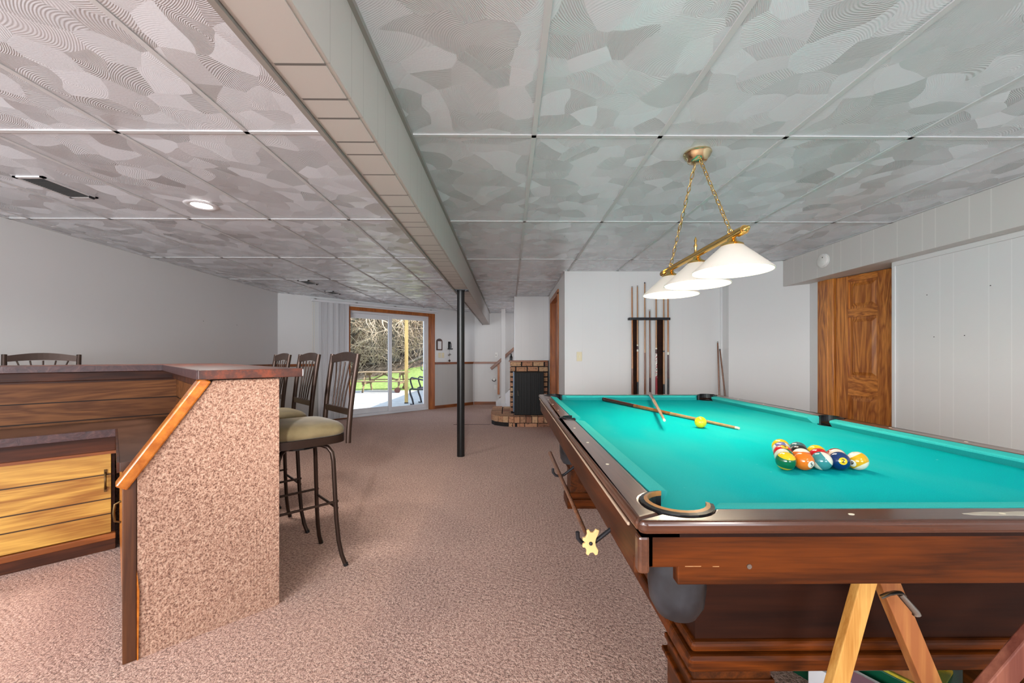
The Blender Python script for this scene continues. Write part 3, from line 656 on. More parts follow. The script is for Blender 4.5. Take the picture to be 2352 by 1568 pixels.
# nail holes left in the walls
mb = MB()
for px_, pz in ((4.07, 1.6), (4.69, 1.60)): mb.box(-3.85, -3.848, px_+1.0, px_+1.008, pz, pz+.006)
for yy, zz in ((3.0, 1.62), (2.75, 1.3), (2.6, 1.62), (2.95, 1.3)): mb.box(3.158, 3.16, yy, yy+.006, zz, zz+.005)
struct('trim_11', mb, 'dark')
# black steel column
cp = wthing('support_column', 'black painted round steel support column under the boxed beam', 'column', (-.565, 4.66, 0))
mb = MB(); mb.tube([(-.565, 4.66, 0), (-.565, 4.66, 1.922)], .044, 28); link('column_shaft', mb, 'pole', cp, smooth=50)
mb = MB(); mb.box(-.635, -.475, 4.60, 4.72, 1.92, 1.93); 
for x in (-.61, -.5): mb.lathe([(0, -.012), (.012, -.012), (.012, 0), (0, 0)], (x, 4.62, 1.92), 6)
link('top_plate', mb, 'iron', cp)
# ------------------------------------------------------------------ corner bar (local x = u across the bar, local y = v along its long leg)
BR = R(44.5)
def bw(u, v, z=0): return (u*math.cos(BR)-v*math.sin(BR), u*math.sin(BR)+v*math.cos(BR), z)
def bthing(name, label, cat, u, v, z=0, group=None): return thing(name, label, cat, bw(u, v, z), BR, group, (u, v, z))
bf = bthing('home_bar', 'half wall of the corner bar clad in pink looped carpet with slanted end', 'bar', .3, 2.2)
mb = MB(); mb.prism([(.067, 0), (.551, 0), (.551, 1.055), (.302, 1.055), (.067, .70)], 2.095, 2.20, 'y'); link('carpeted_end_panel', mb, 'barcarpet', bf)
mb = MB(); mb.box(.53, .551, 2.2, 4.0, 0, 1.055).box(-1.3, .551, 3.93, 4.0, 0, 1.055); link('carpeted_front', mb, 'barcarpet', bf)
mb = MB(); mb.box(.026, .066, 2.092, 2.13, 0, .70); link('edge_post', mb, 'bardarkz', bf, bevel=.003)
mb = MB(); mb.prism([(.066, 0.0), (.070, 0.0), (.073, .26), (.066, .34)], 2.088, 2.094, 'y'); link('chipped_edge', mb, 'rail_orange', bf)
# slanted orange rail along the cut corner
a, b = Vector((.036, 2.115, .655)), Vector((.292, 2.115, 1.052)); d = (b-a).normalized(); n = Vector((-d.z, 0, d.x))
mb = MB(); q = lambda p, k, y: (p.x+n.x*k, y, p.z+n.z*k)
mb.hexa([q(a, -.004, 2.082), q(a, .036, 2.082), q(a, .036, 2.16), q(a, -.004, 2.16)], [q(b, -.004, 2.082), q(b, .036, 2.082), q(b, .036, 2.16), q(b, -.004, 2.16)])
link('slanted_rail', mb, 'rail_orange', bf, bevel=.006)
mb = MB(); mb.box(-1.3, .34, 3.70, 3.72, .70, 1.05).box(.32, .34, 2.2, 3.70, .70, 1.05); link('board_backing', mb, 'barpanel', bf)
mb = MB(); mb.box(-1.3, .32, 3.675, 3.70, 1.005, 1.06).box(.295, .32, 2.2, 3.70, 1.005, 1.06); link('header_trim', mb, 'bardark', bf, bevel=.004)
mb = MB(); mb.box(-1.3, .32, 3.69, 3.70, .995, 1.004); link('shadow_bead', mb, 'bardark', bf)
# raised bar top, L-shaped, thick laminate edge
bt = bthing('countertop', 'raised L-shaped bar top with mottled red brown laminate edge', 'bar top', .3, 2.2, 1.06)
mb = MB(); mb.prism([(.245, 2.05), (.64, 2.05), (.64, 4.1), (-1.3, 4.1), (-1.3, 3.62), (.245, 3.62)], 1.061, 1.10); link('top_slab', mb, 'laminate', bt, bevel=.003)
mb = MB(); mb.box(.2405, .2445, 2.052, 3.62, 1.062, 1.099).box(-1.3, .245, 3.6155, 3.6195, 1.062, 1.099); link('edge_band', mb, 'leatherlam', bt)
mb = MB(); mb.box(.6385, .6415, 2.0485, 2.056, 1.064, 1.097); link('chipped_corner', mb, 'white', bt, bevel=.002)
# lower worktop behind the bar
wt = bthing('worktop', 'low brown worktop behind the bar with purplish laminate edge', 'worktop', 0, 3.3, .70)
mb = MB(); mb.prism([(.02, 2.205), (.318, 2.205), (.318, 3.698), (-1.3, 3.698), (-1.3, 3.26), (.02, 3.26)], .702, .739); link('work_surface', mb, 'worktop', wt, bevel=.002)
mb = MB(); mb.box(-1.3, .02, 3.252, 3.26, .695, .7395); link('edge_band', mb, 'leatherlam', wt, bevel=.002)
mb = MB(); mb.box(.012, .02, 2.205, 3.252, .70, .7395); link('side_edge', mb, 'bardark', wt)
cb = bthing('bar_cabinet', 'dark framed base cabinet with yellow knotty wood sliding doors', 'cabinet', -.5, 3.4)
mb = MB(); mb.box(-1.3, .01, 3.415, 3.68, .08, .695); link('cabinet_body', mb, 'bardark', cb)
mb = MB(); mb.box(-1.3, .015, 3.35, 3.415, .60, .697); link('header_board', mb, 'bardark', cb, bevel=.004)
mb = MB(); mb.box(-1.3, .015, 3.37, 3.415, .58, .60); link('door_track', mb, 'trimh', cb)
mb = MB(); mb.box(-1.3, .015, 3.40, 3.44, 0, .075); link('plinth', mb, 'bardark', cb, bevel=.004)
mb = MB(); mb.box(-1.3, .015, 3.375, 3.415, .07, .105); link('bottom_rail', mb, 'trimh', cb, bevel=.004)
for i, (x0, x1) in enumerate(((-.425, -.005), (-.86, -.432), (-1.28, -.865))):
    mb = MB(); mb.box(x0, x1, 3.392, 3.412, .108, .578)
    d = link('door', mb, wood('yellow knotty boards %d' % i, srgb(218, 170, 80), srgb(150, 98, 38), 'x', scale=1.1, rough=.4, ring=6, dark=.3, planks=(2, 1.0, (.22, .31, .455))) if i == 0 else M['yb'], cb, bevel=.002)
    if i == 0: M['yb'] = d.data.materials[0]
    mb = MB(); hx2 = x1-.024; mb.tube([(hx2, 3.392, .47), (hx2, 3.372, .462), (hx2, 3.368, .42), (hx2, 3.372, .378), (hx2, 3.392, .37)], .005, 8); mb.box(hx2-.006, hx2+.006, 3.386, 3.392, .455, .487).box(hx2-.006, hx2+.006, 3.386, 3.392, .355, .385)
    link('handle', mb, 'aged', d, smooth=60)
ca2 = bthing('bar_side_cabinet', 'dark brown base cabinet along the long leg of the bar, seen edge-on', 'cabinet', .17, 2.8)
mb = MB(); mb.box(.04, .32, 2.21, 3.37, .08, .695); link('cabinet_body', mb, 'bardarkz', ca2)
mb = MB(); mb.box(.03, .04, 2.24, 2.76, .10, .62); d = link('door', mb, 'oak', ca2, bevel=.002)
mb = MB(); mb.tube([(.03, 2.66, .47), (.008, 2.66, .46), (.004, 2.66, .42), (.008, 2.66, .38), (.03, 2.66, .37)], .005, 8); link('handle', mb, 'aged', d, smooth=60)
mb = MB(); mb.box(.03, .04, 2.78, 3.33, .10, .62); d = link('door', mb, 'oak', ca2, bevel=.002)
mb = MB(); mb.box(.055, .32, 2.21, 3.37, 0, .08); link('plinth', mb, 'bardark', ca2)
# ------------------------------------------------------------------ bar stools
def make_stool():
    t = thing('bar_stool', 'x', 'bar stool')
    # four bent legs
    for sx in (-1, 1):
        for sy in (-1, 1):
            f = lambda r, z: (sx*r*S2, sy*r*S2, z)
            mb = MB(); mb.tube([f(.07, .668), f(.13, .667), f(.165, .655), f(.188, .625), f(.196, .58), f(.205, .40), f(.213, .26), f(.225, .14), f(.242, .06), f(.262, .008)], .0115, 10)
            l = link('leg', mb, 'bronze', t, smooth=60)
            mb = MB(); mb.tube([f(.262, .016), f(.266, .0)], .013, 10); link('foot_cap', mb, 'black', l)
    for i, (z, ax) in enumerate(((.32, 0), (.355, 1))):
        for s in (-1, 1):
            k = .160; mb = MB()
            p, q = ((-k, s*.152, z), (k, s*.152, z)) if ax == 0 else ((s*.150, -k, z), (s*.150, k, z))
            mb.tube([p, q], .007, 8); link('foot_rail', mb, 'bronze', t, smooth=60)
    mb = MB(); mb.lathe([(0, .655), (.10, .655), (.10, .685), (0, .685)], n=24); link('swivel_plate', mb, 'black', t)
    def sq(r, k=4.2, n=40): return [(math.copysign(abs(math.cos(2*PI*i/n))**(2/k), math.cos(2*PI*i/n))*r, math.copysign(abs(math.sin(2*PI*i/n))**(2/k), math.sin(2*PI*i/n))*r) for i in range(n)]
    def loft(mb, rings):
        vs = [[mb.bm.verts.new((x, y, z)) for x, y in sq(r)] for r, z in rings]
        for a, b in zip(vs, vs[1:]):
            for j in range(len(a)): mb.bm.faces.new((a[j], a[(j+1) % len(a)], b[(j+1) % len(a)], b[j]))
        mb.bm.faces.new(vs[0][::-1]); mb.bm.faces.new(vs[-1])
    mb = MB(); loft(mb, [(.198, .686), (.208, .688), (.208, .728), (.198, .728)]); link('seat_frame', mb, 'bronze', t, smooth=40)
    mb = MB(); loft(mb, [(.196, .728), (.206, .735), (.210, .752), (.203, .772), (.185, .788), (.15, .799), (.10, .805), (.04, .807)]); link('seat_cushion', mb, 'suede', t, smooth=0)
    # leaning back frame
    def back(z):
        f = max(0, (z-.69)/.49); return .205+.01*f+.045*f**1.6
    for s in (-1, 1):
        pts = [(s*(.178+.006*k/8), back(.675+.062*k), .675+.062*k) for k in range(9)]
        mb = MB(); mb.tube(pts, .0145, 12); link('back_post', mb, 'bronze', t, smooth=50)
    mb = MB()
    n = 12; ring = []
    for i in range(n+1):
        x = -.172+.344*i/n; c = math.cos(PI*(i/n-.5)); ring.append((x, 1.118+.012*c, 1.162+.022*c, back(1.13)+.018*c))
    for a, b in zip(ring, ring[1:]):
        mb.hexa([(a[0], a[3]-.009, a[1]), (b[0], b[3]-.009, b[1]), (b[0], b[3]+.009, b[1]), (a[0], a[3]+.009, a[1])], [(a[0], a[3]-.004, a[2]), (b[0], b[3]-.004, b[2]), (b[0], b[3]+.014, b[2]), (a[0], a[3]+.014, a[2])])
    bmesh.ops.remove_doubles(mb.bm, verts=mb.bm.verts, dist=.0004); link('top_rail', mb, 'bronze', t)
    mb = MB(); mb.bar((-.172, back(.845), .845), (.172, back(.845), .845), .016, .036); link('lower_rail', mb, 'bronze', t, bevel=.003)
    for i in range(5):
        k = i-2; mb = MB()
        mb.tube([(k*.040, back(.86), .86), (k*.043, back(.95)+.004, .95), (k*.052, back(1.05)+.008, 1.05), (k*.064, back(1.12)+.01, 1.125)], .0048, 8); link('spindle', mb, 'bronze', t, smooth=60)
    return t
st0 = make_stool()
SG = 'bronze bar stools with olive seats around the bar'
spots = [(-1.17, 2.227, R(-45.5), 'bronze bar stool with olive suede seat nearest the camera, whole seat and legs in view'),
         (-1.59, 2.645, R(-45.5), 'bronze bar stool second in the row beside the bar, between nearest and farthest'),
         (-2.01, 3.06, R(-45.5), 'bronze bar stool farthest in the row, only its back above the bar top end')]
p = bw(-.37, 4.4)
spots.append((p[0], p[1], R(44.5), 'bronze bar stool alone behind the bar at far left, only arched back showing'))
for i, (x, y, rz, lab) in enumerate(spots):
    if i == 0: st0.location = (x, y, 0); st0.rotation_euler = (0, 0, rz); st0['label'] = lab; st0['group'] = SG
    else: place(st0, (x, y, 0), rz, lab, SG)
# ------------------------------------------------------------------ pool table
X0, X1, Y0, Y1 = .25, 1.76, .775, 3.43     # outer rail edges
XI0, XI1, YI0, YI1 = .335, 1.675, .845, 3.345   # wood / cushion line
XN0, XN1, YN0, YN1 = .385, 1.625, .89, 3.295    # cushion noses
ZT, ZC = .835, .795
YM = (YI0+YI1)/2
pt = wthing('pool_table', 'large dark wood pool table with turquoise cloth and leather-edged pockets', 'pool table', (1.005, 2.1, 0))
PR = .064
PC = [(XI0+.030, YI0+.028), (XI1-.030, YI0+.028), (XI1-.030, YI1-.028), (XI0+.030, YI1-.028)]
def arc(c, r, a0, a1, n=10): return [(c[0]+r*math.cos(R(a0+(a1-a0)*i/n)), c[1]+r*math.sin(R(a0+(a1-a0)*i/n))) for i in range(n+1)]
def xat(c, r, y): return math.degrees(math.asin(max(-1, min(1, (y-c[1])/r))))
# rails: end rails along x, side rails along y, mitred at the pockets; side pocket notches
SPL, SPR = (XI0-.012, YM), (XI1+.012, YM)
pr = .073
al = xat(PC[0], pr, YI0)
mb = MB(); poly = [(X0+.012, Y0), (X1-.012, Y0), (X1, Y0+.012)] + arc(PC[1], pr, -45, -180-al, 10)[0:] + arc(PC[0], pr, al, -135, 10)[0:] + [(X0, Y0+.012)]
link_r = []
mb.prism(poly, .808, ZT); link('end_rail', mb, 'railtop', pt, bevel=.013, bsegs=4)
mb = MB(); poly = [(X0+.012, Y1), (X0, Y1-.012)] + arc(PC[3], pr, 135, -al, 10) + arc(PC[2], pr, 180+al, 45, 10) + [(X1, Y1-.012), (X1-.012, Y1)]
mb.prism(poly[::-1], .808, ZT); link('end_rail', mb, 'railtop', pt, bevel=.010, bsegs=3)
bl_ = 90-al
sr = .058
def sang(c, x, r): return math.degrees(math.acos(max(-1, min(1, (x-c[0])/r))))
sa = sang(SPL, XI0, sr)
mb = MB(); poly = [(X0, Y0+.012)] + arc(PC[0], pr, -135, -270-math.degrees(math.asin((XI0-PC[0][0])/pr))+0, 10) + arc(SPL, sr, -sa, -360+sa, 14) + arc(PC[3], pr, 270+math.degrees(math.asin((XI0-PC[3][0])/pr)), 135, 10) + [(X0, Y1-.012)]
mb.prism(poly, .808, ZT); link('side_rail', mb, 'railtopy', pt, bevel=.012, bsegs=4)
mx = lambda P: [(X0+X1-x, y) for x, y in P][::-1]
mb = MB(); mb.prism(mx(poly), .808, ZT); link('side_rail', mb, 'railtopy', pt, bevel=.012, bsegs=4)
# worn bead along the left rail edge
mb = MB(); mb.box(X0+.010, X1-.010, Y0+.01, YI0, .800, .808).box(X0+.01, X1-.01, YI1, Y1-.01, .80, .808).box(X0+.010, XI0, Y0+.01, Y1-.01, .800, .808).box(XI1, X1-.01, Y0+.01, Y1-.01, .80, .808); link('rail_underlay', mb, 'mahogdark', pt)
# bed with pocket openings
bed = []
q = .062
for (cx, cy), (a0, a1) in zip(PC, ((90, 0), (180, 90), (270, 180), (360, 270))): bed.append(arc((cx, cy), q, a0, a1, 8))
poly = bed[0] + bed[1] + arc((SPR[0]+.01, YM), .062, 270, 90, 8)[::1] + bed[2] + bed[3] + arc((SPL[0]-.01, YM), .062, 90, -90, 8)
mb = MB(); mb.prism(poly, ZC-.03, ZC); link('playing_surface', mb, 'cloth', pt)
# six cushions
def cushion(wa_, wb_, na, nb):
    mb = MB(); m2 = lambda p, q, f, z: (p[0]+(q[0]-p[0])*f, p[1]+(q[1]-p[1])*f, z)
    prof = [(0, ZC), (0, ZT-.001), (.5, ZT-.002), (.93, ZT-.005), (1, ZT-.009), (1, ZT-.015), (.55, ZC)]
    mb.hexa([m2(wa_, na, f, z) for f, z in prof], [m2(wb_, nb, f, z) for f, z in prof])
    link('cushion', mb, 'cushlit', pt)
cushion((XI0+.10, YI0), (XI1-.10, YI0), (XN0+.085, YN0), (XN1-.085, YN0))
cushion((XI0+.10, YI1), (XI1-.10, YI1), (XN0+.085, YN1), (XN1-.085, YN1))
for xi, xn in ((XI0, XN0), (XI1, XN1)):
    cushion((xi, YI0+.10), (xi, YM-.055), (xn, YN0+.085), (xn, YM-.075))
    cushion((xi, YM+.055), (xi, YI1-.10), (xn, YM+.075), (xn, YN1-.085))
# pocket castings and buckets
def pocket(c, a0, a1, rr, rm='black'):
    o = MB(); i_ = MB(); n = 18
    for mb_, r0, r1, z1 in ((o, rr+.002, rr+.010, ZT+.005), (i_, rr-.006, rr+.002, ZT+.007)):
        A = arc(c, r0, a0, a1, n); B = arc(c, r1, a0, a1, n)
        for k in range(n): mb_.hexa([(*A[k], ZT-.004), (*B[k], ZT-.004), (*B[k+1], ZT-.004), (*A[k+1], ZT-.004)], [(*A[k], z1), (*B[k], z1-.002), (*B[k+1], z1-.002), (*A[k+1], z1)])
        bmesh.ops.remove_doubles(mb_.bm, verts=mb_.bm.verts, dist=.0004)
    l_ = MB(); A = arc(c, rr-.005, a0, a1, n); B = arc(c, rr+.006, a0, a1, n)
    for k in range(n): l_.hexa([(*A[k], ZC-.02), (*B[k], ZC-.02), (*B[k+1], ZC-.02), (*A[k+1], ZC-.02)], [(*A[k], ZT-.004), (*B[k], ZT-.004), (*B[k+1], ZT-.004), (*A[k+1], ZT-.004)])
    link('pocket_liner', l_, 'rubber', pt)
    f = link('pocket_rim', i_, M[rm], pt, smooth=50); link('rim_edge', o, 'black', f, smooth=50)
    mb = MB(); r = .062
    mb.lathe([(r, ZC-.012), (r-.002, .66), (r-.006, .625), (r-.02, .600), (0, .592), (0, .600), (r-.024, .608), (r-.010, .63), (r-.006, ZC-.012)], (c[0], c[1], 0), 28); link('pocket_bucket', mb, 'rubber', pt, smooth=50)
M['rimwood'] = plain('tan leather pocket rim', srgb(176, 126, 72), .35)
pocket(PC[0], 100, 350, .066, 'rimwood'); pocket(PC[1], 80, -170, .066, 'rimwood'); pocket(PC[2], -80, 170, .066); pocket(PC[3], -100, -350, .066)
pocket(SPL, 75, 285, .050); pocket(SPR, 105, -105, .050)
# aprons
mb = MB(); mb.prism([(.275, .805), (.275, .735), (.335, .735), (.335, .70), (1.675, .70), (1.675, .735), (1.735, .735), (1.735, .805)], .795, .82, 'y'); link('apron', mb, 'mahog', pt, bevel=.003)
mb = MB(); mb.prism([(.275, .805), (.275, .735), (.335, .735), (.335, .70), (1.675, .70), (1.675, .735), (1.735, .735), (1.735, .805)], 3.385, 3.41, 'y'); link('apron', mb, 'mahog', pt, bevel=.003)
for x0 in (.262, 1.722):
    mb = MB(); mb.prism([(.795, .805), (.795, .735), (.84, .735), (.84, .70), (3.37, .70), (3.37, .735), (3.41, .735), (3.41, .805)], x0, x0+.026, 'x'); link('apron', mb, 'mahogy', pt, bevel=.003)
mb = MB(); mb.box(.255, .278, .788, .815, .725, .80); link('corner_strip', mb, 'railtopy', pt, bevel=.006)
mb = MB(); mb.box(.2485, .254, .84, 3.35, .8, .8075); link('worn_bead', mb, 'paleworn', pt, bevel=.002)
# frame body with base mouldings, legs
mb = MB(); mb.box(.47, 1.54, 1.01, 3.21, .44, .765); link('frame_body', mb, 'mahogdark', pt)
mb = MB(); mb.box(.455, 1.555, .995, 3.225, .415, .442).box(.445, 1.565, .985, 3.235, .372, .413); link('base_moulding', mb, 'mahog', pt, bevel=.010, bsegs=3)
mb = MB(); mb.box(.30, 1.71, .83, 3.38, .755, .79); link('slate', mb, 'dark', pt)
for x0 in (.465, 1.345):
    for y0 in (1.01, 3.06):
        mb = MB(); mb.box(x0, x0+.2, y0, y0+.17, .11, .375)
        l = link('leg', mb, 'mahogy', pt, bevel=.006)
        for k, z0, z1 in ((.006, .325, .34), (.012, .285, .297), (.012, .07, .115), (.024, 0, .07)):
            mb = MB(); mb.box(x0-k, x0+.2+k, y0-k, y0+.17+k, z0, z1); link('foot' if z0 == 0 else 'leg_moulding', mb, 'mahog', l, bevel=.004, bsegs=3)
# rail sights and screws
def dot(x, y, z, rx, ry, m='cream', nm='sight'):
    mb = MB(); mb.hexa([(x+rx*math.cos(a*PI/8), y+ry*math.sin(a*PI/8), z) for a in range(16)], [(x+rx*math.cos(a*PI/8), y+ry*math.sin(a*PI/8), z+.0008) for a in range(16)]); link(nm, mb, m, pt)
for k in (1, 2, 3, 5, 6, 7):
    y = YN0+(YN1-YN0)*k/8; dot(.292, y, ZT, .005, .006); dot(1.718, y, ZT, .005, .006)
for k in (1, 2, 3): dot(XN0+(XN1-XN0)*k/4, .808, ZT, .006, .004); dot(XN0+(XN1-XN0)*k/4, 3.39, ZT, .006, .004)
mb = MB(); mb.lathe([(0, -.002), (.0048, -.002), (.0048, 0), (0, 0)], (.478, .795, .737), 14, 'y'); link('screw_cover', mb, 'steel', pt)
mb = MB()
rw_ = random.Random(11)
pts = [(1.05+.13*math.cos(a*PI/12)*(1+rw_.uniform(-.06, .06)), .808+.010*math.sin(a*PI/12)*(1+rw_.uniform(-.2, .2))) for a in range(24)]
mb.hexa([(x, y, ZT) for x, y in pts], [(x, y, ZT+.0006) for x, y in pts]); link('worn_patch', mb, plain('bare worn patch', srgb(176, 170, 156), .5), pt)
mb = MB()
for x0, x1, z in ((.35, .382, .737), (.405, .418, .7365)): mb.box(x0, x1, .7944, .795, z, z+.0012)
for x0, x1 in ((.90, .905), (1.03, 1.04), (1.055, 1.062), (1.08, 1.09), (1.28, 1.36)): mb.box(x0, x1, 1.0094, 1.01, .60, .6015)
link('scratch', mb, 'maple', pt)
# iron hooks on the left side that carry the bridge stick
for y in (1.04, 1.63):
    mb = MB(); mb.tube([(.30, y+.01, .715), (.262, y, .705), (.225, y, .676), (.212, y, .670), (.200, y, .669), (.188, y, .672), (.178, y, .684), (.177, y, .70)], .0055, 8); link('hook', mb, 'iron', pt, smooth=60)
br = wthing('bridge_stick', 'thin brown bridge stick with scalloped pale head resting on two iron hooks', 'bridge stick', (.205, 1.04, .685))
mb = MB(); mb.tube([(.205, 1.035, .682), (.2, 1.97, .682)], [.0055, .009], 10); link('stick', mb, 'cuebrown', br, smooth=60)
prof = []
tooth = [(-.012, .030), (-.006, .033), (-.002, .026), (.006, .026), (.012, .034), (.020, .031), (.018, .022), (.012, .010), (.010, 0), (.012, -.010), (.018, -.020), (.016, -.030), (.010, -.033), (.004, -.025), (-.003, -.026), (-.008, -.033), (-.014, -.029), (-.012, -.020), (-.016, -.013), (-.023, -.012), (-.022, -.004), (-.015, 0), (-.022, .005), (-.022, .012), (-.015, .013), (-.011, .020)]
mb = MB(); mb.prism([(.209+x, .682+z) for x, z in tooth], 1.017, 1.025, 'y'); hd = link('bridge_head', mb, plain('pale yellow bridge head', srgb(226, 190, 126), .45), br, bevel=.0015)
mb = MB(); mb.lathe([(0, -.004), (.004, -.003), (.005, 0), (0, 0)], (.207, 1.017, .680), 12, 'y'); link('screw', mb, 'iron', hd)
# ------------------------------------------------------------------ billiard balls
BRAD = .0286
ballmat = {}
def ball_mat(c1, cap, stripe):
    key = (c1, cap, stripe)
    if key in ballmat: return ballmat[key]
    t = NT('ball enamel')
    if stripe:
        sep = t.n('SeparateXYZ', None, _0=t.co())
        f = t.n('Math', dict(operation='GREATER_THAN'), _0=t.math('ABSOLUTE', sep.outputs[2]), _1=BRAD*.52)
        col = t.mix(f, srgb(*c1), srgb(*cap))
    else: col = srgb(*c1)
    ballmat[key] = t.p(Base_Color=col, Roughness=.12, Coat_Weight=.4); return ballmat[key]
def textmesh(s, size):
    cu = bpy.data.curves.new('numeral', 'FONT'); cu.body = s; cu.size = size; cu.align_x = 'CENTER'; cu.align_y = 'CENTER'; cu.offset = size*.02
    ob = bpy.data.objects.new('numeral', cu); COL.objects.link(ob); me = bpy.data.meshes.new_from_object(ob); bpy.data.objects.remove(ob); return me
def ball(x, y, lab, c1, cap=(236, 228, 208), stripe=False, axis=None, num=None, ndir=None, spot=(240, 234, 218), roll=0, grp=None):
    o = MB(); o.sphere((0, 0, 0), BRAD, 32, 20); ob = link('billiard_ball', o, ball_mat(c1, cap, stripe), None, smooth=0)
    tag(ob, lab, 'billiard ball', grp); ob.location = (x, y, ZC+BRAD)
    qr = Vector((0, 0, 1)).rotation_difference(Vector(axis)) if axis else Matrix.Identity(3).to_quaternion()
    ob.rotation_mode = 'QUATERNION'; ob.rotation_quaternion = qr
    if num:
        nd = (qr.inverted() @ Vector(ndir)).normalized()
        up = (qr.inverted() @ Vector((0, 0, 1))); rt = up.cross(nd).normalized(); up2 = nd.cross(rt)
        rt, up2 = rt*math.cos(roll)+up2*math.sin(roll), up2*math.cos(roll)-rt*math.sin(roll)
        mb = MB(); n = 24
        ringp = [(0, [0])]
        rings = [[mb.bm.verts.new(nd*(BRAD+.0002))]]
        for a in (.14, .28, .40):
            rings.append([mb.bm.verts.new((nd*math.cos(a)+(rt*math.cos(2*PI*j/n)+up2*math.sin(2*PI*j/n))*math.sin(a))*(BRAD+.0002)) for j in range(n)])
        for j in range(n): mb.bm.faces.new((rings[0][0], rings[1][j], rings[1][(j+1) % n]))
        for a, b in zip(rings[1:], rings[2:]):
            for j in range(n): mb.bm.faces.new((a[j], b[j], b[(j+1) % n], a[(j+1) % n]))
        link('number_spot', mb, ball_mat(spot, spot, False), ob, smooth=0)
        me = textmesh(num, .0165 if len(num) == 1 else .013)
        bm = bmesh.new(); bm.from_mesh(me); bmesh.ops.triangulate(bm, faces=bm.faces)
        for v in bm.verts: v.co = (nd*BRAD+rt*v.co.x+up2*v.co.y).normalized()*(BRAD+.0006)
        bm.to_mesh(me); bm.free(); me.materials.clear(); me.materials.append(M['black'])
        nb = bpy.data.objects.new('numeral', me); COL.objects.link(nb); nb.parent = ob
    return ob
RG = 'racked billiard balls'
rx, ry, sp_ = .879, 1.266, .0573
def rp(r, k): return rx+sp_*k+r*sp_*.5+.001*r, ry+r*sp_*.866
RK = [
 (0, 0, 'green and yellow striped ball, left corner of the front row of the rack', (18, 104, 64), (236, 196, 20), True, (.03, -.23, .95), None, None, None, 0),
 (0, 1, 'plain orange ball with number 5 spot at its right side, front row', (238, 120, 22), None, False, None, '5', (.15, -.95, -.15), (240, 234, 218), .3),
 (0, 2, 'teal banded cream ball in the middle of the front row', (62, 140, 142), (236, 228, 208), True, (.64, -.40, .59), None, None, None, 0),
 (0, 3, 'plain dark blue ball with yellow number 2 spot, front row', (14, 50, 104), None, False, None, '2', (-.34, -.91, .2), (240, 200, 30), -.1),
 (0, 4, 'cream ball with broad mustard band and number 9 spot, right end of front row', (226, 172, 14), (236, 228, 208), True, (-.35, .51, .78), '9', (-.9, -.34, -.18), (240, 234, 218), -.5),
 (1, 0, 'green and cream ball just behind the green and yellow front corner ball', (32, 112, 72), (226, 222, 200), True, (-.75, -.45, .35), None, None, None, 0),
 (1, 1, 'orange ball with white cap just behind the plain orange ball', (240, 124, 40), (238, 230, 214), True, (.1, .25, .95), None, None, None, 0),
 (1, 2, 'plain bright red ball behind the teal banded ball', (200, 18, 26), None, False, None, None, None, None, 0),
 (1, 3, 'maroon and cream ball behind the dark blue ball', (158, 44, 42), (236, 222, 200), True, (-.4, -.8, .3), None, None, None, 0),
 (2, 0, 'red ball with yellow number 3 spot on top, left side of the rack', (212, 34, 34), None, False, None, '3', (-.05, -.35, .93), (240, 190, 50), .2),
 (2, 1, 'black ball in the middle of the rack', (34, 30, 30), None, False, None, None, None, None, 0),
 (2, 2, 'plain yellow ball behind the bright red ball', (242, 204, 16), None, False, None, None, None, None, 0),
 (3, 0, 'violet blue and cream ball behind the red number 3 ball', (108, 116, 176), (236, 228, 208), True, (.85, -.3, .3), None, None, None, 0),
 (3, 1, 'dark teal grey ball behind the black ball', (66, 106, 112), None, False, None, '10', (-.85, -.5, .2), (240, 234, 218), .2),
 (4, 0, 'plain yellow ball at the far tip of the rack', (240, 196, 22), None, False, None, None, None, None, 0)]
for r, k, lab, c1, cap, stripe, axis, num, nd, spot, roll in RK:
    x, y = rp(r, k); ball(x, y, lab, c1, cap or (236, 228, 208), stripe, axis, num, nd, spot, roll, RG)
ball(.968, 2.02, 'single plain bright yellow ball lying alone beside the long cue', (244, 220, 30))
# ------------------------------------------------------------------ cues
def cue(name, label, p, q, segs, r0=.0145, r1=.0065, grp=None, n=12):
    """p butt, q tip; segs = [(name, end fraction, material)]"""
    p, q = Vector(p), Vector(q); t = thing(name, label, 'cue', p, 0, grp, tuple(p)); f0 = 0
    for nm, f1, m in segs:
        a, b = p.lerp(q, f0), p.lerp(q, f1); ra, rb2 = r0+(r1-r0)*f0, r0+(r1-r0)*f1
        k = .0006 if nm in ('ring', 'collar') else 0
        mb = MB(); mb.tube([a, b], [ra+k, rb2+k], n); link(nm, mb, m, t, smooth=50); f0 = f1
    return t
cue('pool_cue', 'long amber pool cue lying diagonally across the far half of the cloth', (.765, 3.245, ZC+.0155), (1.128, 1.958, ZC+.0085), [('rubber_bumper', .01, 'black'), ('butt', .33, 'cuedark'), ('forearm', .62, 'cue1'), ('shaft', .985, 'maple'), ('ferrule', 1, 'cream')], .0155, .0065)
cue('pool_cue', 'second cue pointing at the viewer, resting over the amber cue', (1.165, 3.315, .8485), (.765, 1.97, .8415), [('rubber_bumper', .012, 'black'), ('butt', .35, 'cuebrown'), ('shaft', .985, 'maple'), ('ferrule', 1, 'cream')], .0145, .0065)
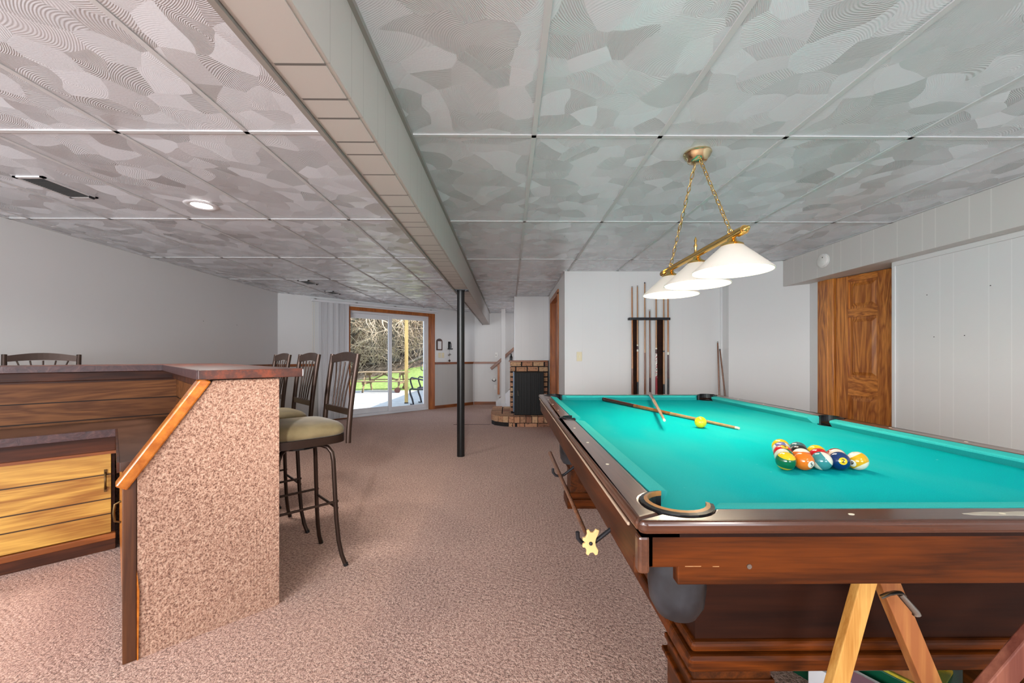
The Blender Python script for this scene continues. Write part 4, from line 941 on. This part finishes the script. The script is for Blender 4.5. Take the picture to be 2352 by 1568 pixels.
# cue rack on the centre wall
rk = wthing('cue_rack', 'dark wooden wall rack with two uprights holding seven cues', 'cue rack', (1.72, 4.93, .5))
for x0, x1 in ((1.525, 1.595), (1.83, 1.90)):
    mb = MB(); mb.box(x0, x1, 4.932, 4.95, .30, 1.62); link('upright', mb, 'mahogdark', rk, bevel=.003)
def rackbar(z0, z1, nm):
    mb = MB(); pl = [(1.465, 4.95)] + [(1.465+.02-.02*math.cos(a*PI/8), 4.90-.02*math.sin(a*PI/8)) for a in range(0, 5)]
    pl += [(1.975-.02+.02*math.sin(a*PI/8), 4.90-.02*math.cos(a*PI/8)) for a in range(0, 5)] + [(1.975, 4.95)]
    mb.prism(pl[::-1], z0, z1); link(nm, mb, 'iron', rk, bevel=.003)
rackbar(1.605, 1.635, 'top_bar'); rackbar(.30, .34, 'bottom_shelf')
CG = 'cues standing in the wall rack'
zb, yb = .34, 4.905
def rc(x, top, lab, segs, r0=.0145, r1=.0065, dx=0):
    cue('pool_cue', lab, (x+dx, yb-.012, zb), (x, yb, top), segs, r0, r1, CG)
rc(1.505, 2.02, 'plain brown cue at the left end of the wall rack', [('butt', .4, 'cuedark2'if 'cuedark2' in M else 'cuebrown'), ('shaft', .99, 'cue1'), ('tip', 1, 'steel')], dx=.004)
rc(1.572, 2.03, 'cue with gold collar and black butt, second from left in the rack', [('butt_sleeve', .10, 'brass'), ('ring', .12, 'cream'), ('grip', .30, 'black'), ('forearm', .52, 'cue1'), ('ring', .535, 'cream'), ('collar', .56, 'cuedark'), ('ring', .57, 'cream'), ('shaft', .99, 'maple'), ('tip', 1, 'steel')], .0135)
rc(1.662, 2.07, 'tallest plain brown cue, third from left in the rack', [('butt', .5, 'cuebrown'), ('shaft', .99, 'maple'), ('tip', 1, 'black')], dx=.002)
rc(1.722, 1.735, 'shortest cue, its tip barely above the rack bar', [('butt', .4, 'cuedark'), ('shaft', .985, 'cuebrown'), ('tip', 1, 'steel')], .0155, .0075, .006)
rc(1.802, 2.05, 'cue with bright red grip and speckled white forearm in the rack', [('butt_sleeve', .13, 'cream'), ('grip', .325, 'redlac'), ('forearm', .50, 'speck'), ('collar', .53, 'cuedark'), ('ring', .54, 'cream'), ('shaft', .99, 'maple'), ('tip', 1, 'black')], .0155)
rc(1.895, 2.05, 'pale cue with black lower butt, second from right in the rack', [('grip', .28, 'black'), ('forearm', .51, 'maple'), ('collar', .52, 'black'), ('shaft', .99, 'maple'), ('tip', 1, 'black')], .0145)
rc(1.948, 2.05, 'dark wrapped cue at the right end of the wall rack', [('butt_sleeve', .06, 'cuebrown'), ('grip', .32, 'rubber'), ('forearm', .49, 'cuedark'), ('ring', .51, 'cream'), ('shaft', .99, 'cue1'), ('tip', 1, 'steel')], .0145)
cue('pool_cue', 'taller loose cue leaning in the wall corner right of the rack', (2.545, 4.80, .003), (2.575, 4.93, 1.345), [('butt', .35, 'cuedark'), ('shaft', .985, 'cuebrown'), ('tip', 1, 'steel')], .014, .007)
cue('pool_cue', 'shorter loose cue leaning in the wall corner right of the rack', (2.64, 4.74, .003), (2.60, 4.925, 1.25), [('butt', .35, 'cuedark'), ('shaft', .985, 'cuebrown'), ('tip', 1, 'black')], .013, .007)
# ------------------------------------------------------------------ pendant lamp over the table
pl_ = wthing('pendant_lamp', 'brass three-shade billiard lamp hung on two chains over the pool table', 'pendant lamp', (.98, 2.08, H))
mb = MB(); mb.lathe([(0, 0), (.068, 0), (.070, -.008), (.064, -.014), (.062, -.024), (.052, -.034), (.048, -.044), (.03, -.052), (0, -.054)], (.98, 2.08, H), 36); link('canopy', mb, 'palebrass', pl_, smooth=50)
BZ = 1.685
def chain(a, b):
    a, b = Vector(a), Vector(b); d = b-a; n = int(d.length/.034); dn = d.normalized(); sd = dn.cross(Vector((0, 1, 0))).normalized(); up = dn.cross(sd)
    mb = MB()
    for i in range(n):
        c = a+d*((i+.5)/n); w = sd if i % 2 else up; l = d.length/n*.62
        pts = [c+dn*l*math.cos(2*PI*k/12)+w*.0085*math.sin(2*PI*k/12) for k in range(13)]
        mb.tube(pts, .0019, 6, cap=False)
    link('chain', mb, 'brass', pl_, smooth=60)
    mb = MB(); m = 28
    mb.tube([a+d*(k/m)+sd*.008*math.sin(k*1.3)+up*.007*math.cos(k*1.3) for k in range(m+1)], .0018, 6); link('power_cord', mb, plain('gold lamp cord', srgb(190, 160, 104), .3, .3), pl_, smooth=60)
chain((.98, 2.05, H-.05), (.98, 1.77, BZ+.03)); chain((.98, 2.11, H-.05), (.98, 2.42, BZ+.03))
mb = MB(); mb.tube([(.98, 1.66, BZ), (.98, 2.55, BZ)], .012, 18)
for y0, y1 in ((1.66, 1.70), (2.50, 2.55)): mb.tube([(.98, y0, BZ), (.98, y1, BZ)], .019, 18)
mb.tube([(.98, 1.72, BZ+.016), (.98, 2.5, BZ+.016)], .006, 10); link('crossbar', mb, 'brass', pl_, smooth=40)
for y in (1.77, 2.42):
    mb = MB(); mb.tube([(.98+.011*math.cos(a*PI/6), y, BZ+.025+.011*math.sin(a*PI/6)) for a in range(13)], .003, 8); link('ring', mb, 'brass', pl_, smooth=60)
mb = MB(); mb.lathe([(0, 0), (.008, .004), (.005, .03), (.010, .04), (.004, .055), (.008, .07), (.003, .085), (0, .09)], (.98, 2.10, BZ+.012), 16); link('finial', mb, 'brass', pl_, smooth=60)
for y, s in ((1.66, -1), (2.55, 1)):
    mb = MB(); mb.lathe([(.015, 0), (.012, s*.010), (.006, s*.014), (.011, s*.022), (.004, s*.032), (0, s*.036)], (.98, y, BZ), 16, 'y'); link('end_cap', mb, 'brass', pl_, smooth=60)
for y in (1.755, 2.085, 2.425):
    mb = MB(); mb.lathe([(0, -.006), (.016, -.008), (.02, -.02), (.034, -.03), (.046, -.036), (.048, -.044), (0, -.044)], (.98, y, BZ), 28); link('shade_holder', mb, 'brass', pl_, smooth=50)
    mb = MB(); mb.lathe([(.040, -.040), (.046, -.044), (.161, -.150), (.163, -.156), (.158, -.156), (.043, -.050), (.036, -.046)], (.98, y, BZ), 48); sh = link('lamp_shade', mb, 'shade', pl_, smooth=30)
    mb = MB(); mb.lathe([(0, -.05), (.014, -.052), (.016, -.072), (.028, -.092), (.03, -.108), (.02, -.126), (0, -.132)], (.98, y, BZ), 24); bu = link('bulb', mb, 'bulb', sh, smooth=0)
    light('pendant_bulb', 'POINT', (.98, y, BZ-.145), 5.6, (1, .84, .62), shadow_soft_size=.03)
# ------------------------------------------------------------------ stored things under the near end of the table
tr = wthing('folding_trestle', 'pale pine A-frame trestle legs with steel clasp below the table apron', 'trestle', (1.0, .9, 0))
mb = MB(); mb.bar((.803, .885, .70), (.61, .885, 0), .038, .022, (0, 1, 0)); link('front_leg', mb, 'pine', tr, bevel=.002)
mb = MB(); mb.bar((.835, .915, .715), (1.135, .915, 0), .044, .026, (0, 1, 0)); link('rear_leg', mb, 'worn', tr, bevel=.002)
mb = MB(); mb.tube([(.812, .868, .630), (.823, .862, .641), (.837, .86, .645), (.850, .862, .643), (.857, .864, .636)], .007, 8, flat=.5); mb.tube([(.848, .862, .640), (.878, .858, .604), (.880, .858, .598)], [.006, .007, .008], 10); link('clasp', mb, 'steel', tr, smooth=60)
gb_ = thing('storage_box', 'dark green printed cardboard box lying under the pool table', 'box', (1.30, 1.36, 0), R(-58), None, (0, 0, 0))
mb = MB(); mb.box(-.55, .45, -.17, .17, 0, .17); link('carton', mb, 'greenbox', gb_, bevel=.004)
mb = MB()
def bulbline(cx, cy, s, a):
    P_ = []
    for k in range(17):
        u = k/16*2*PI; r = s*(1-.32*math.cos(u)); x, y = r*math.cos(u)*1.2, r*math.sin(u)*.7
        P_.append((cx+x*math.cos(a)-y*math.sin(a), cy+x*math.sin(a)+y*math.cos(a), .1715))
    mb.tube(P_, .0009, 4)
for i in range(7): bulbline(-.45+.14*i, -.09+.02*(i % 2), .028, .4*i); bulbline(-.38+.14*i, .10, .024, 2+.5*i)
link('printed_outline', mb, 'cream', gb_)
pk = thing('small_carton', 'pink and white carton just left of the dark green box', 'box', (1.085, 1.23, 0), R(-58))
mb = MB(); mb.box(-.12, .14, -.05, .05, 0, .15); link('carton', mb, 'white', pk, bevel=.003)
mb = MB(); mb.box(-.12, .14, -.03, .03, .15, .152); link('pink_band', mb, 'pinkbox', pk)
fr = thing('painted_board', 'yellow and green painted board framed by two rough wooden battens on the box', 'board', (1.217, 1.332, .171), R(-58))
mb = MB(); mb.box(-.28, .17, -.085, .085, 0, .008); link('panel', mb, 'paintboard', fr)
for y0 in (-.078, .065):
    mb = MB(); mb.box(-.26, .16, y0, y0+.028, .008, .052); link('batten', mb, 'worn', fr, bevel=.003)
lb = wthing('leaning_board', 'weathered reddish wooden board leaning at the bottom right corner', 'board', (.64, .845, 0))
mb = MB(); mb.bar((1.235, .845, .69), (.64, .845, .0), .050, .022, (0, 1, 0)); link('board', mb, wood('weathered red wood', srgb(150, 92, 70), srgb(104, 50, 36), 'z', rough=.6, ring=6), lb, bevel=.003)
# ------------------------------------------------------------------ outdoors
GZ = -.12
mb = MB(); mb.prism([(-9.5, 4), (-4.03, 6.75), (-.85, 9.95), (-.85, 17.4), (-2, 17.2), (-9.5, 13.2)], GZ-.15, GZ); struct('patio', mb, 'concrete')
mb = MB(); mb.box(-.84, -.6, 9.95, 19, -.4, 3.3); struct('wall_sun_block', mb, 'wall')  # unseen wall placed so that its shadow covers the patio's right side
def hz(x, y):
    h = GZ-.03
    h += max(0, min(1, (y-15)/6))*max(0, min(3.2, (x+8.0)))*.24
    if y > 20.5: h += (y-20.5)*.62
    return h+.05*noise.noise(Vector((x*.7, y*.7, 0)))
def terrain(x0, x1, y0, y1, nx, ny):
    mb = MB(); g = [[mb.bm.verts.new((x0+(x1-x0)*i/nx, y0+(y1-y0)*j/ny, hz(x0+(x1-x0)*i/nx, y0+(y1-y0)*j/ny))) for i in range(nx+1)] for j in range(ny+1)]
    for j in range(ny):
        for i in range(nx): mb.bm.faces.new((g[j][i], g[j][i+1], g[j+1][i+1], g[j+1][i]))
    return mb
o = struct('lawn', terrain(-26, 2, 12.5, 20.6, 60, 20), 'grass', smooth=0)
o = struct('wooded_bank', terrain(-30, 4, 20.55, 44, 50, 30), 'litter', smooth=0)
# trees
rt = random.Random(21)
def tree(name, lab, x, y, r, h, lean=0, seed=0, mat='bark', grp='bare trees on the bank'):
    g = random.Random(seed); z = hz(x, y)-.1
    t = wthing(name, lab, 'tree', (x, y, z), grp)
    mb = MB(); tw = MB()
    P_ = []; n = 8
    for k in range(n+1):
        f = k/n; P_.append(Vector((x+lean*f*h+g.uniform(-.05, .05)*h*.1, y+g.uniform(-.05, .05)*h*.1, z+f*h)))
    mb.tube(P_, [r*(1.25 if k == 0 else 1-.6*k/n) for k in range(n+1)], 9)
    def branch(p, d, l, rr, depth, m):
        pts = [p]; q = p.copy(); dd = d.copy()
        for _ in range(4):
            dd = (dd+Vector((g.uniform(-.35, .35), g.uniform(-.35, .35), g.uniform(-.3, .25)))).normalized(); q = q+dd*l/4; pts.append(q.copy())
        m.tube(pts, [rr*(1-.18*i) for i in range(5)], 5 if rr > .02 else 3, cap=False)
        if depth > 0:
            for _ in range(4):
                b = pts[g.randint(1, 4)]; nd = (dd+Vector((g.uniform(-1, 1), g.uniform(-1, 1), g.uniform(-.8, .6)))).normalized()
                branch(b, nd, l*g.uniform(.45, .75), rr*.5, depth-1, tw)
    for k in range(11):
        b = P_[g.randint(2, n)]; a = g.uniform(0, 2*PI)
        branch(b, Vector((math.cos(a), math.sin(a), g.uniform(-.3, .7))).normalized(), g.uniform(1.0, 2.4), r*.28, 3, mb)
    link('trunk', mb, mat, t, smooth=60); link('twigs', tw, 'twig', t)
    return t
TR = [(-8.5, 21.3, .30, 7, 0, 'thick grey bare tree seen through the left glass pane'), (-7.3, 21.8, .24, 7, .02, 'paler bare tree right beside the thick one in the left pane'),
      (-6.15, 21.6, .33, 7.5, -.05, 'widest bare trunk just right of the door meeting stile'), (-5.45, 21.9, .14, 7, .06, 'slender bare tree between the widest trunk and wooden post'),
      (-5.05, 22.6, .18, 7, 0, 'bare tree directly behind the wooden post'), (-4.35, 22.3, .12, 6, -.25, 'slanting thin tree right of the wooden post')]
for i, (x, y, r, h_, ln_, lab) in enumerate(TR): tree('bare_tree', lab, x, y, r, h_, ln_, 30+i)
for i, (x, y) in enumerate(((-10.2, 23.5), (-8.8, 25), (-7.2, 25.5), (-6.2, 26), (-9.6, 27.5), (-5.4, 26.5), (-4.3, 27), (-11.5, 26))):
    tree('bare_tree', 'thin bare tree deep in the brush on the bank', x, y, .09, 7, rt.uniform(-.08, .08), 60+i, grp='thin background trees deep in the brush')
# tangled dry brush
mb = MB(); g = random.Random(9)
for i in range(6500):
    x = g.uniform(-12.5, -2.8); y = 20.9+abs(g.gauss(0, 2.6)); z = hz(x, y); l = g.uniform(.5, 2.0)
    a = g.uniform(0, 2*PI); d = Vector((math.cos(a)*.7, math.sin(a)*.7, g.uniform(.1, 1.3))).normalized(); p = Vector((x, y, z+g.uniform(0, 3.6)*(1 if i % 3 else .25)))
    q = p+d*l*.5+Vector((0, 0, g.uniform(-.1, .2))); e = q+(d+Vector((g.uniform(-.7, .7), g.uniform(-.7, .7), -.5))).normalized()*l*.5
    mb.tube([p, q, e], [.012, .009, .004], 3, cap=False)
o = link('dry_brush', mb, 'twig'); tag(o, 'tangle of pale dry twigs and vines covering the bank', 'brush', kind='stuff')
# fallen logs
for i, (a, b, r, lab) in enumerate((((-5.0, 21.2), (-2.6, 22.6), .10, 'dark fallen log lying up the slope right of the post'), ((-5.2, 20.4), (-3.4, 21.2), .08, 'lower fallen log at the lawn edge right of the post'))):
    t = wthing('fallen_log', lab, 'log', (a[0], a[1], hz(*a)), 'fallen logs by the lawn')
    mb = MB(); mb.tube([(a[0], a[1], hz(*a)+.35), ((a[0]+b[0])/2, (a[1]+b[1])/2, hz(*a)*.5+hz(*b)*.5+.5), (b[0], b[1], hz(*b)+.5)], [r, r*.9, r*.6], 8); link('log_trunk', mb, 'bark', t, smooth=60)
# patio post
pp_ = wthing('patio_post', 'yellow square timber post standing on the shaded patio', 'post', (-2.82, 10.99, GZ))
mb = MB(); mb.box(-2.865, -2.775, 10.945, 11.035, GZ, 3.3); link('timber', mb, 'postwood', pp_, bevel=.004); pp_.rotation_euler = (0, 0, R(12))
mb = MB(); mb.box(-2.87, -2.77, 10.94, 11.04, GZ, GZ+.03); link('post_base', mb, 'iron', pp_)
# picnic table
pc = thing('picnic_table', 'weathered wooden picnic table with wheels at one end, out on the lawn edge', 'picnic table', (-4.62, 14.85, GZ), R(3))
for k in range(5):
    mb = MB(); y = -.34+.148*k; mb.box(-.87, .87, y, y+.135, .69, .725); link('top_plank', mb, 'decking', pc, bevel=.004)
for y in (-.76, .62):
    for k in range(1): mb = MB(); mb.box(-1.0, 1.0, y, y+.2, .385, .42); link('bench_plank', mb, 'decking', pc, bevel=.004)
for x in (-.62, .62):
    for s in (-1, 1):
        mb = MB(); mb.bar((x, s*.20, .69), (x, s*.58, .0), .09, .04, (1, 0, 0)); link('leg', mb, 'decking', pc)
    mb = MB(); mb.box(x+.02, x+.06, -.72, .76, .29, .385); link('bench_support', mb, 'decking', pc)
    mb = MB(); mb.box(x+.02, x+.06, -.34, .40, .60, .69); link('top_support', mb, 'decking', pc)
    s = -1 if x > 0 else 1; mb = MB(); mb.bar((x-.04*s*-1, 0, .33), (s*.05, 0, .66), .04, .07, (0, 1, 0)); link('brace', mb, 'decking', pc)
for s in (-1, 1):
    mb = MB(); mb.tube([(.62, s*.66-.03, .09), (.62, s*.66+.03, .09)], .10, 18); link('wheel', mb, plain('rusty brown wheel', srgb(98, 58, 48), .7), pc, smooth=50)
# patio chair, mostly hidden by the door frame
pch = thing('patio_chair', 'black metal patio chair with curved arm at the right edge of the glass', 'chair', (-2.22, 10.85, GZ), R(-10))
for y in (-.27, .27):
    mb = MB(); mb.tube([(-.36, y, .01), (-.28, y, .015), (-.31, y, .15), (-.37, y, .30), (-.38, y, .40), (-.30, y, .44)], .026, 8)
    mb.tube([(.30, y, .0), (.28, y, .40), (-.30, y, .42)], .022, 8); link('leg', mb, 'iron', pch, smooth=60)
    mb = MB(); mb.tube([(-.30, y, .44), (-.35, y, .58), (-.37, y, .68), (-.33, y, .72), (.0, y, .66), (.30, y, .58)], .022, 8); link('arm', mb, 'iron', pch, smooth=60)
mb = MB(); mb.box(-.30, .28, -.25, .25, .39, .42); link('seat', mb, 'iron', pch, bevel=.01)
mb = MB(); mb.hexa([(.27, -.25, .42), (.30, -.25, .42), (.30, .25, .42), (.27, .25, .42)], [(.42, -.25, .98), (.45, -.25, .98), (.45, .25, .98), (.42, .25, .98)]); link('backrest', mb, 'iron', pch, bevel=.01)
